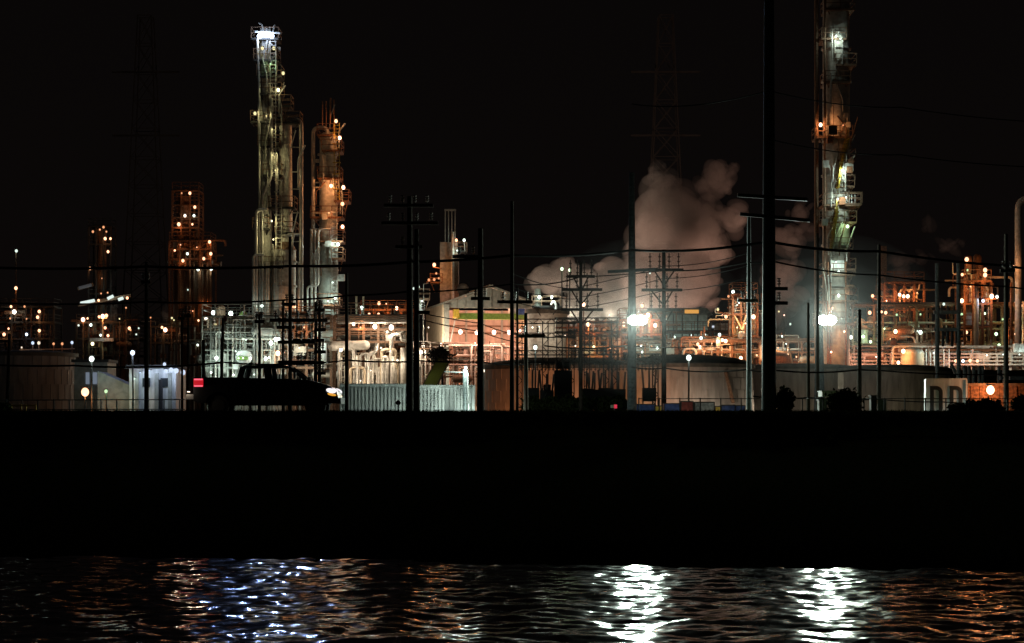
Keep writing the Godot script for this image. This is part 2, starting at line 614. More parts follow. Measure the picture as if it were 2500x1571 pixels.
func pole(label: String, px: float, ytop: float, d: float, wpx: float, m: Material, arms := [], lean := 0.0) -> Node3D:
	# arms: [py, left px, right px, insulators, rising]
	var T := thing("utility_pole", label, "pole", G(px, d), "utility poles")
	var h := loc(T, px, ytop, d).y
	var c := CylinderMesh.new()
	c.bottom_radius = wpx * 0.55 / F * d
	c.top_radius = wpx * 0.36 / F * d
	c.height = h + 0.4
	c.radial_segments = 14
	c.rings = 6
	put(T, "post", c, m, Transform3D(Basis(Vector3.BACK, lean), Vector3(-sin(lean) * h * 0.5, h * 0.5 - 0.2, 0)))
	for a in arms:
		var y := loc(T, px, a[0], d).y
		var sh := -tan(lean) * y
		var p := Vector3(loc(T, a[1], a[0], d).x + sh, y, 0.2)
		var q := Vector3(loc(T, a[2], a[0], d).x + sh, y + (a[4] if a.size() > 4 else 0.0), 0.2)
		bar(T, "crossarm", p, q, 0.16, m, 0.12)
		var tall: float = a[5] if a.size() > 5 else 1.0
		if tall > 1.0:      # braced arms with upright strings
			for e in [p, q]: bar(T, "arm_brace", e.lerp((p + q) * 0.5, 0.45), Vector3(sh, y - 0.9, 0.1), 0.08, m)
		var n: int = a[3]
		for k in n:
			var b := p.lerp(q, (k + 0.5) / n) + Vector3(0, 0.08, 0)
			var st := tools()
			st.append_from(S.cyl, 0, Transform3D(Basis.from_scale(Vector3(0.06, 0.4 * tall, 0.06)), Vector3(0, 0.2 * tall, 0)))
			for j in 3:
				st.append_from(S.cyl, 0, Transform3D(Basis.from_scale(Vector3(0.17, 0.06, 0.17)), Vector3(0, 0.14 + j * 0.12 * tall, 0)))
			put(T, "insulator", st.commit(), M.ceramic, Transform3D(Basis(), b))
	return T

func leaves_mesh(r: Vector3, n: int, leaf: float, s: int) -> ArrayMesh:
	var g := RandomNumberGenerator.new()
	g.seed = s
	var nz := FastNoiseLite.new()
	nz.seed = s
	nz.frequency = 0.7
	var st := tools()
	st.set_smooth_group(-1)
	for k in n:
		var v := Vector3(g.randfn(), g.randfn(), g.randfn()).normalized()
		var rad := pow(g.randf(), 0.4) * (0.82 + 0.75 * nz.get_noise_3dv(v * 3.2) + 0.25 * g.randf() * g.randf())
		var p := Vector3(v.x * r.x, v.y * r.y, v.z * r.z) * rad
		var a := Vector3(g.randfn(), g.randfn(), g.randfn()).normalized() * leaf
		var b := a.cross(Vector3(g.randfn(), g.randfn(), g.randfn())).normalized() * leaf * 0.45
		quad(st, p - a, p + b, p + a, p - b)
	st.generate_normals()
	return st.commit()

func shrub(label: String, px: float, ytop: float, d: float, wpx: float, group := "") -> Node3D:
	var T := thing("shrub", label, "shrub", G(px, d), group)
	var h := loc(T, px, ytop, d).y
	var w := wpx / F * d
	put(T, "foliage", leaves_mesh(Vector3(w * 0.5, h * 0.5, w * 0.4), int(900 + 500 * w), 0.13, int(px)), M.leaf, Transform3D(Basis(), Vector3(0, h * 0.5, 0)))
	put(T, "stem", S.cyl, M.wood, Transform3D(Basis.from_scale(Vector3(0.09, h * 0.6, 0.09)), Vector3(0, h * 0.3, 0)))
	return T

func steam(label: String, d: float, dens: float, crisp: float, blobs: Array, group := "steam plumes over the plant") -> Node3D:
	# blobs: [px, py, half width, half height, number of puffs]
	var T := thing("steam_plume", label, "steam", at(blobs[0][0], blobs[0][1], d), group)
	var fm := FogMaterial.new()
	fm.resource_name = "steam"
	fm.albedo = Color(0.97, 0.97, 0.97)
	fm.density = dens * 0.7
	var fine := FogMaterial.new()
	fine.resource_name = "steam_wisp"
	fine.albedo = Color(0.97, 0.97, 0.97)
	fine.density = dens * crisp
	for b in blobs:
		for k in int(b[4] * 1.6):
			var v := FogVolume.new()
			v.name = "puff"
			v.shape = RenderingServer.FOG_VOLUME_SHAPE_ELLIPSOID
			var core: bool = k % 5 == 0
			v.material = fm if core else fine
			var an := rng.randf() * TAU
			var rr := sqrt(rng.randf()) * (0.35 if core else 0.95)
			var f := rng.randf_range(0.65, 0.95) if core else rng.randf_range(0.14, 0.5)
			var sc: float = minf(b[2], b[3]) / F * d
			v.size = Vector3(b[2] / F * d * 0.5 + sc * 0.5, b[3] / F * d * 0.5 + sc * 0.5, sc) * 2.0 * f * Vector3(rng.randf_range(0.45, 1.7), rng.randf_range(0.45, 1.5), 1.0)
			v.rotation = Vector3(0, 0, rng.randf_range(-0.9, 0.9))
			v.position = loc(T, b[0] + cos(an) * rr * b[2], b[1] + sin(an) * rr * b[3], d + rng.randf_range(-2.5, 2.5))
			T.add_child(v, true)
	return T

# ---------------------------------------------------------------- towers
func tower_left() -> void:
	var d := 200.0
	var T := thing("distillation_tower", "tallest twin column tower with blue white lamp on top, left of centre", "tower", G(668, d), "distillation towers")
	shell(T, "column", 647, 70, 500, 27, 27, d, M.steel)
	shell(T, "column", 645, 500, HY, 34, 40, d, M.steel)
	shell(T, "column", 697, 300, 592, 30, 34, d, M.pale)
	shell(T, "cone", 694, 592, 612, 36, 60, d, M.brown)
	shell(T, "column", 692, 612, HY, 60, 60, d, M.pale)
	for y in [180, 352, 480, 640, 700]: flange(T, 692 if y > 300 else 647, y, 66 if y > 612 else (40 if y > 300 else 32), d, M.steel)
	ball(T, "dome", loc(T, 697, 300, d), Vector3(1.3, 0.9, 1.3), M.pale)
	# platforms
	for p in [[650, 98, 66], [652, 150, 58], [660, 190, 60], [662, 232, 56], [686, 262, 54], [652, 300, 74], [700, 302, 70], [660, 360, 54], [668, 430, 46], [690, 508, 64], [640, 560, 40], [700, 570, 50], [660, 655, 70]]:
		platform(T, p[0], p[1], d, p[2], 2.6, M.dark)
	# vertical lines
	pipe(T, "riser_pipe", [loc(T, 628, 95, d - 1.2), loc(T, 632, 190, d - 1.2), loc(T, 634, HY, d - 1.2)], 0.30, M.insul)
	pipe(T, "overhead_pipe", [loc(T, 700, 292, d - 0.4), loc(T, 735, 292, d - 0.4), loc(T, 735, 990, d - 0.4)], 0.42, M.insul)
	pipe(T, "riser_pipe", [loc(T, 663, 240, d - 1.4), loc(T, 663, 430, d - 1.4), loc(T, 640, 480, d - 1.4), loc(T, 640, 780, d - 1.4)], 0.26, M.insul)
	pipe(T, "riser_pipe", [loc(T, 674, 380, d - 1.3), loc(T, 674, 600, d - 1.3)], 0.2, M.pale)
	pipe(T, "riser_pipe", [loc(T, 652, 512, d - 2.0), loc(T, 625, 512, d - 2.0), loc(T, 625, 990, d - 2.0)], 0.36, M.insul)
	pipe(T, "riser_pipe", [loc(T, 645, 622, d - 2.2), loc(T, 618, 622, d - 2.2), loc(T, 618, 990, d - 2.2)], 0.3, M.insul)
	pipe(T, "riser_pipe", [loc(T, 702, 572, d - 1.4), loc(T, 732, 572, d - 1.4)], 0.2, M.insul)
	for x in [650, 655, 729]: rod(T, "riser_pipe", loc(T, x, 640, d - 1.8), loc(T, x, 990, d - 1.8), 0.2, M.pale)
	for y in [360, 420, 462, 520, 590]: bar(T, "strut", loc(T, 711, y, d - 0.4), loc(T, 735, y, d - 0.4), 0.1, M.steel)
	ladder(T, 666, 430, 100, d, M.steel, 1.3)
	ladder(T, 680, 780, 440, d, M.steel, 1.7)
	for k in 26:
		var px := rng.randf_range(640, 690)
		var py := rng.randf_range(110, 330)
		var p := loc(T, px, py, d - rng.randf_range(0.7, 1.4))
		if k % 3 == 0: box(T, "valve_box", p, Vector3(0.4, 0.5, 0.4) * rng.randf_range(0.6, 1.3), M.steel)
		else: pipe(T, "pipe", [p, p + Vector3(0, rng.randf_range(0.8, 3.0), 0), p + Vector3(rng.randf_range(-0.8, 0.8), rng.randf_range(3.0, 3.6), 0)], rng.randf_range(0.08, 0.18), M.steel)
	for k in 10:
		var px := rng.randf_range(642, 730)
		var p := loc(T, px, rng.randf_range(380, 740), d - rng.randf_range(1.4, 2.0))
		pipe(T, "pipe", [p, p + Vector3(0, rng.randf_range(1, 4), 0), p + Vector3(rng.randf_range(-0.9, 0.9), rng.randf_range(4.0, 4.6), 0)], rng.randf_range(0.08, 0.2), pick([M.pale, M.steel]))
	# the very bright work light at the head
	var L := sub(T, "lamp", loc(T, 648, 88, d - 1.5))
	for k in 3: put(L, "bulb", S.bulb, M.glow_tower, Transform3D(Basis.from_scale(Vector3(0.48, 0.48, 0.4)), Vector3(-0.62 + k * 0.62, 0.1 * (k % 2), 0)))
	bar(L, "bracket", Vector3(-1.1, 0.45, 0), Vector3(1.5, 0.3, 0), 0.16, M.white)
	omni(L, Vector3(0, -0.1, 0.8), "bl", 5.0, 0.2)
	spot(L, "work_light", Vector3(0, 0.1, 0.6), Vector3(-0.2, PI, 0), Color(0.3, 0.46, 1.0), 210.0, 40.0, 0.4)   # a work floodlight turned to the channel
	lamps(T, d, [[640, 118, "ye", 4], [668, 118, "ye", 4], [660, 156, "gr", 4, 0.25], [691, 179, "ye", 4], [679, 220, "ye", 7, 0.48], [622, 277, "ye", 5], [650, 283, "ye", 4, 0.22], [664, 316, "ye", 4, 0.25],
		[665, 379, "ye", 5, 0.25, 2.2], [672, 416, "ye", 5, 0.25, 2.4], [663, 540, "ye", 9, 0.25, 2.4], [667, 585, "ye", 8, 0.22, 2.4], [639, 747, "wh", 6, 0.4, 3.4], [718, 749, "na", 16, 0.48, 3.4]])

func tower_second() -> void:
	var d := 204.0
	var T := thing("distillation_tower", "shorter column tower with gooseneck pipe and orange lamps, right of the tallest tower", "tower", G(802, d), "distillation towers")
	shell(T, "column", 801, 335, 600, 42, 44, d, M.pale)
	shell(T, "column", 801, 600, HY, 48, 50, d, M.cladding)
	ball(T, "dome", loc(T, 801, 336, d), Vector3(1.84, 1.2, 1.84), M.pale)
	for y in [378, 430, 600, 660]: flange(T, 801, y, 52, d, M.steel)
	pipe(T, "overhead_pipe", [loc(T, 800, 345, d - 0.5), loc(T, 800, 312, d - 0.5), loc(T, 764, 312, d - 0.5), loc(T, 764, 760, d - 0.5)], 0.45, M.insul)
	pipe(T, "riser_pipe", [loc(T, 806, 560, d - 1.4), loc(T, 777, 560, d - 1.4), loc(T, 777, 698, d - 1.4), loc(T, 750, 700, d - 1.4), loc(T, 750, 800, d - 1.4)], 0.22, M.insul)
	for x in [760, 769]: rod(T, "riser_pipe", loc(T, x, 560, d - 0.9), loc(T, x, 990, d - 0.9), 0.3, M.pale)
	for x in [787, 796, 815]: rod(T, "vent_mast", loc(T, x, 330, d), loc(T, x, 247 if x < 810 else 243, d), 0.12, M.rust)
	for p in [[797, 332, 40], [812, 370, 48], [806, 437, 56], [836, 492, 36], [800, 532, 78], [808, 590, 64], [826, 632, 28], [802, 745, 60]]:
		platform(T, p[0], p[1], d, p[2], 2.9, M.rust)
	for y in [446, 458, 520, 560]: bar(T, "strut", loc(T, 764, y, d - 0.5), loc(T, 782, y, d - 0.5), 0.14, M.steel)
	ladder(T, 822, 490, 300, d, M.yellow, 1.2)
	ladder(T, 816, 740, 500, d, M.steel, 1.4)
	for k in 18:
		var p := loc(T, rng.randf_range(770, 838), rng.randf_range(300, 720), d - rng.randf_range(1.1, 1.6))
		if k % 3 == 0: box(T, "valve_box", p, Vector3(0.5, 0.5, 0.4) * rng.randf_range(0.6, 1.4), pick([M.rust, M.steel]))
		else: pipe(T, "pipe", [p, p + Vector3(0, rng.randf_range(0.6, 2.4), 0), p + Vector3(rng.randf_range(-1, 1), rng.randf_range(2.4, 2.8), 0)], rng.randf_range(0.08, 0.2), pick([M.rust, M.pale, M.steel]))
	lamps(T, d, [[820, 296, "na", 16, 0.49], [829, 337, "na", 20, 0.49], [808, 454, "na", 22, 0.44, 2.2], [838, 458, "na", 22, 0.5], [836, 498, "na", 18, 0.49], [836, 554, "na", 20, 0.46], [803, 520, "na", 8, 0.2, 2.4],
		[825, 597, "wh", 30, 0.4, 2.0], [812, 690, "wh", 8, 0.2, 2.4], [818, 728, "wh", 22, 0.3, 2.4], [800, 735, "wh", 16, 0.2, 2.4]])

func tower_right() -> void:
	gain = 0.12
	var d := 200.0
	var T := thing("distillation_tower", "tall column tower with diagonal stair and white lit platforms, behind right floodlight", "tower", G(2040, d), "distillation towers")
	shell(T, "column", 2042, -60, 560, 64, 66, d, M.pale)
	shell(T, "column", 2042, 560, HY, 66, 66, d, M.concrete)
	for y in [120, 200, 430, 600, 700]: flange(T, 2042, y, 74, d, M.steel)
	pipe(T, "overhead_pipe", [loc(T, 2030, -40, d - 1.0), loc(T, 1994, -40, d - 1.0), loc(T, 1994, 990, d - 1.0)], 0.46, M.brown)
	rod(T, "riser_pipe", loc(T, 2014, -40, d - 1.5), loc(T, 2014, 800, d - 1.5), 0.26, M.brown)
	for x in [2022, 2028, 2066]: rod(T, "riser_pipe", loc(T, x, 640, d - 1.7), loc(T, x, 980, d - 1.7), 0.2, M.rust)
	for p in [[2046, 28, 70], [2030, 100, 60], [2060, 163, 50], [2040, 205, 60], [2032, 338, 86], [2060, 395, 44], [2056, 458, 48], [2050, 503, 90], [2078, 500, 40], [2040, 545, 90], [2046, 610, 60], [2042, 672, 80], [2070, 660, 26], [2046, 735, 84], [2042, 790, 100]]:
		platform(T, p[0], p[1], d, p[2], 3.4, M.brown)
	for s in [[2072, 338, 2055, 400], [2055, 400, 2046, 460], [2044, 508, 2036, 570], [2036, 570, 2028, 610]]:
		var st := tools()
		var a := loc(T, s[0], s[1], d - 2.0)
		var b := loc(T, s[2], s[3], d - 2.0)
		for z in [-0.4, 0.4]:
			add_bar(st, a + Vector3(0, 0, z), b + Vector3(0, 0, z), 0.14, 0.2)
			add_bar(st, a + Vector3(0, 1, z), b + Vector3(0, 1, z), 0.06)
		for k in 9: add_box(st, a.lerp(b, (k + 0.5) / 9.0), Vector3(0.3, 0.05, 0.8))
		put(T, "stair", st.commit(), M.yellow, Transform3D())
	capsule(T, "drum", loc(T, 2062, 708, d - 2.2), loc(T, 2078, 708, d - 2.2) + Vector3(0.6, 0, 0), 1.1, M.rust)
	box(T, "equipment_box", loc(T, 2033, 318, d - 2.1), Vector3(0.9, 0.9, 0.6), M.dark)
	box(T, "wall_panel", loc(T, 2050, 425, d - 1.5), Vector3(1.5, 1.7, 0.1), M.white)
	box(T, "wall_panel", loc(T, 2044, 648, d - 1.5), Vector3(1.5, 1.0, 0.1), M.white)
	for x in [2068, 2074, 2080, 2088]: rod(T, "vent_mast", loc(T, x, 500, d - 1.6), loc(T, x, 476, d - 1.6), 0.08, M.white)
	for k in 40:
		var p := loc(T, rng.randf_range(2012, 2078), rng.randf_range(110, 760), d - rng.randf_range(1.5, 2.1))
		if k % 4 == 0: box(T, "valve_box", p, Vector3(0.5, 0.6, 0.4) * rng.randf_range(0.6, 1.3), pick([M.rust, M.steel]))
		else: pipe(T, "pipe", [p, p + Vector3(0, rng.randf_range(0.6, 3.4), 0), p + Vector3(rng.randf_range(-1, 1), rng.randf_range(3.4, 3.8), 0)], rng.randf_range(0.08, 0.2), pick([M.brown, M.pale, M.steel]))
	lamps(T, d, [[2004, 305, "na", 34, 0.49, 2.0], [2059, 306, "na", 5, 0.22, 2.4], [2058, 416, "wh", 26, 0.3, 2.8], [2051, 436, "wh", 5, 0.2, 2.8], [2046, 486, "wh", 20, 0.22, 2.6], [2066, 482, "wh", 18, 0.22, 2.6], [2070, 553, "gr", 16, 0.44, 2.4],
		[2042, 640, "wh", 18, 0.2, 2.8], [2048, 664, "wh", 16, 0.34, 2.8], [2048, 722, "wh", 20, 0.36, 2.8], [2042, 88, "wh", 14, 0.3, 2.4], [2052, 95, "wh", 10, 0.2, 2.4], [2033, 752, "na", 14, 0.2, 2.8], [2062, 810, "na", 24, 0.25, 3.0], [2030, 860, "na", 24, 0.25, 3.0]])

func tower_centre() -> void:
	gain = 0.15
	var d := 250.0
	var T := thing("vent_stack", "square concrete stack with open frame of posts on top, behind the gabled shed", "stack", G(1098, d), "")
	box(T, "shaft", loc(T, 1096, 800, d) + Vector3(0, 0, 0), Vector3(42 / F * d, (HY - 595) / F * d, 2.4), M.concrete)
	for k in [0]: pass
	box(T, "side_shaft", Vector3(loc(T, 1112, 0, d).x, loc(T, 0, 815, d).y, 0.4), Vector3(16 / F * d, (HY - 625) / F * d, 2.4), M.brown)
	for x in [1087, 1095, 1103, 1111]:
		bar(T, "post", loc(T, x, 598, d - 0.6), loc(T, x, 514, d - 0.6), 0.14, M.steel)
	bar(T, "top_rail", loc(T, 1085, 513, d - 0.6), loc(T, 1113, 513, d - 0.6), 0.22, M.steel)
	shell(T, "riser_pipe", 1105, 567, 740, 8, 8, d - 1.6, M.pale)
	platform(T, 1125, 614, d, 30, 2.4, M.dark)
	platform(T, 1066, 690, d, 30, 2.4, M.rust)
	rod(T, "lamp_mast", loc(T, 1135, 614, d - 1.6), loc(T, 1133, 588, d - 1.6), 0.1, M.steel)
	lamps(T, d, [[1114, 587, "na", 8, 0.49, 2.2], [1133, 587, "wh", 8, 0.49, 2.0], [1116, 612, "wh", 6, 0.25, 2.2], [1060, 647, "na", 15, 0.6, 2.0], [1065, 668, "na", 4, 0.34, 2.0], [1047, 684, "na", 5, 0.46, 2.0], [1060, 683, "na", 5, 0.46, 2.0], [1071, 680, "na", 4, 0.34, 2.0]])
	bar(T, "lamp_arm", loc(T, 1040, 690, d - 1.6), loc(T, 1078, 676, d - 1.6), 0.15, M.rust)
	bar(T, "lamp_arm", loc(T, 1056, 652, d - 1.6), loc(T, 1078, 656, d - 1.6), 0.15, M.rust)

# ---------------------------------------------------------------- process units
func unit_left() -> void:
	gain = 0.075
	var d := 192.0
	var T := thing("process_unit", "pipe packed process unit lit greenish white behind the pickup", "process unit", G(600, d), "process units")
	frame(T, 505, 690, [778, 815, 858, 900], d, 6.0, 9, M.cladding, 0.13)
	pipes_up(T, 503, 692, 772, 935, d, 6.6, 120, [M.steel, M.cladding, M.pale, M.steel], 0.07, 0.22)
	pipes_across(T, 500, 700, 785, 940, d, 6.6, 40, [M.steel, M.cladding, M.pale], 0.07, 0.2)
	gear(T, 510, 690, 795, 940, d, 6.0, 40, [M.steel, M.cladding, M.brown])
	capsule(T, "drum", loc(T, 574, 872, d - 3.6), loc(T, 616, 872, d - 3.6), 1.3, M.white)
	box(T, "sign_board", loc(T, 591, 875, d - 4.3), Vector3(1.1, 0.35, 0.05), M.green)
	box(T, "equipment_box", loc(T, 575, 896, d - 3.6), Vector3(0.5, 0.5, 0.4), M.white)
	capsule(T, "exhaust_drum", loc(T, 584, 770, d), loc(T, 604, 770, d), 0.9, M.green)
	for x in [523, 563]: rod(T, "lamp_mast", loc(T, x, 792, d - 1.6), loc(T, x, 767, d - 1.6), 0.12, M.white)
	lamps(T, d, [[520, 764, "wh", 22, 0.5], [563, 766, "wh", 30, 0.56], [502, 778, "ww", 14, 0.44], [525, 793, "ye", 5, 0.36], [661, 838, "wh", 26, 0.5, 4.2], [673, 829, "wh", 26, 0.48, 4.2], [680, 828, "wh", 16, 0.4, 4.2], [528, 875, "wh", 28, 0.46, 4.2],
		[648, 876, "wh", 26, 0.42, 4.2], [656, 874, "wh", 14, 0.3, 4.2], [678, 863, "na", 34, 0.6, 4.2], [692, 861, "na", 16, 0.36, 4.2], [582, 875, "wh", 6, 0.2, 4.6], [593, 875, "wh", 6, 0.2, 4.6], [611, 875, "wh", 10, 0.36, 4.6],
		[545, 815, "wh", 16, 0.18, 4.2], [600, 830, "wh", 16, 0.18, 4.2], [575, 858, "wh", 14, 0.18, 4.6], [515, 910, "wh", 26, 0.22, 4.6], [540, 912, "wh", 28, 0.22, 4.6], [570, 916, "wh", 22, 0.22, 4.6], [620, 915, "wh", 18, 0.22, 4.6], [672, 912, "na", 10, 0.34, 4.6]])

func unit_under_towers() -> void:
	gain = 0.17
	var d := 195.0
	var T := thing("process_unit", "dim process unit at the foot of the twin towers, brown and grey pipes", "process unit", G(750, d), "process units")
	frame(T, 696, 815, [776, 815, 858, 900], d, 6.0, 4, M.brown, 0.26)
	pipes_up(T, 694, 815, 760, 930, d, 6.4, 46, [M.pale, M.brown, M.steel, M.rust])
	pipes_across(T, 694, 820, 780, 935, d, 6.4, 16, [M.pale, M.brown, M.steel])
	gear(T, 700, 810, 800, 935, d, 6.0, 12, [M.steel, M.brown, M.cladding])
	shell(T, "vessel", 788, 838, 900, 20, 20, d - 3.6, M.white)
	lamps(T, d, [[742, 800, "na", 14, 0.2, 4.0], [786, 832, "wh", 26, 0.22, 5.2], [730, 850, "ww", 14, 0.2, 4.4], [770, 905, "ww", 18, 0.2, 4.6], [715, 905, "wh", 14, 0.2, 4.6]])

func unit_centre() -> void:
	gain = 0.12
	var d := 188.0
	var T := thing("process_unit", "warm lit process unit of bundled pale pipes with long drum above white trailers", "process unit", G(905, d), "process units")
	frame(T, 822, 998, [776, 808, 838], d, 5.0, 5, M.brown, 0.26)
	for k in 4: rod(T, "header_pipe", loc(T, 824, 772 + k * 5.5, d - 2.9 - 0.2 * k), loc(T, 996, 771 + k * 5.5, d - 2.9 - 0.2 * k), 0.2, M.insul)
	pipes_across(T, 822, 998, 795, 838, d, 5.6, 22, [M.insul, M.rust, M.pale, M.brown])
	gear(T, 828, 990, 800, 836, d, 5.0, 14, [M.pale, M.rust, M.steel])
	capsule(T, "drum", loc(T, 800, 846, d - 3.2), loc(T, 903, 843, d - 3.2), 0.95, M.pale)
	# bundled risers in front
	for k in 26:
		var px := 826.0 + k * 6.6 + rng.randf_range(-2, 2)
		var top := rng.randf_range(852, 905)
		var m: Material = pick([M.insul, M.pale, M.pale, M.beige])
		var z := d - rng.randf_range(3.4, 4.6)
		var a := loc(T, px, 985, z)
		var b := loc(T, px, top, z)
		if k % 4 == 0: pipe(T, "pipe", [a, b, b + Vector3(1.4, 0, 0), b + Vector3(1.4, -1.8, 0)], 0.26, m)
		else: rod(T, "pipe", a, b, rng.randf_range(0.14, 0.3), m)
	pipe(T, "pipe", [loc(T, 899, 985, d - 4), loc(T, 899, 866, d - 4), loc(T, 918, 860, d - 4), loc(T, 921, 838, d - 4)], 0.34, M.insul)
	pipe(T, "pipe", [loc(T, 955, 985, d - 4), loc(T, 955, 818, d - 4), loc(T, 980, 818, d - 4), loc(T, 980, 830, d - 4), loc(T, 996, 832, d - 4)], 0.4, M.insul)
	pipe(T, "pipe", [loc(T, 934, 985, d - 4.2), loc(T, 934, 872, d - 4.2), loc(T, 946, 872, d - 4.2), loc(T, 946, 985, d - 4.2)], 0.26, M.insul)
	shell(T, "vessel", 986, 850, 985, 17, 17, d - 4.4, M.pale)
	shell(T, "vessel", 958, 870, 985, 13, 13, d - 4.4, M.pale)
	box(T, "equipment_box", loc(T, 917, 890, d - 3.2), Vector3(1.4, 1.8, 0.8), M.brown)
	pipes_up(T, 826, 1000, 845, 930, d, 4.6, 30, [M.insul, M.pale, M.beige, M.steel], 0.08, 0.2)
	pipes_across(T, 826, 1000, 868, 945, d, 5.0, 24, [M.pale, M.beige, M.steel], 0.08, 0.2)
	for x in [870, 887]: shell(T, "exhaust_stack", x, 724, 776, 5, 5, d + 1, M.beige)
	rod(T, "lamp_mast", loc(T, 883, 776, d - 1.6), loc(T, 883, 753, d - 1.6), 0.1, M.white)
	lamps(T, d, [[883, 752, "wh", 16, 0.42], [863, 792, "ww", 14, 0.42, 3.6], [915, 798, "ww", 40, 0.56, 4.0], [955, 800, "ww", 48, 0.62, 4.2], [945, 811, "ww", 8, 0.3, 4.0], [950, 823, "ww", 10, 0.3, 4.0], [832, 855, "ww", 20, 0.4, 5.0], [880, 800, "na", 16, 0.2, 3.0],
		[850, 880, "ww", 22, 0.18, 5.4], [905, 905, "ww", 16, 0.18, 5.4], [930, 850, "ww", 22, 0.2, 5.2], [970, 880, "ww", 22, 0.18, 5.6], [880, 930, "ww", 16, 0.18, 5.6]])
	gain = 0.17
	# background works behind this unit
	var B := thing("process_unit", "low dark unit with small orange lamps between the towers and the shed", "process unit", G(940, 270), "process units")
	frame(B, 885, 1015, [760, 800, 850], 270, 6.0, 4, M.rust, 0.3)
	pipes_up(B, 890, 1010, 740, 900, 270, 6.0, 18, [M.rust, M.brown, M.steel])
	gear(B, 890, 1010, 750, 800, 270, 6.0, 8, [M.rust, M.brown])
	lamps(B, 270, [[925, 741, "na", 14, 0.6, 4.0], [968, 753, "na", 20, 0.62, 4.0], [901, 768, "na", 10, 0.5, 4.0], [924, 768, "na", 12, 0.52, 4.0], [943, 742, "na", 10, 0.25, 4.2], [1010, 705, "wh", 4, 0.44, 4.0]])

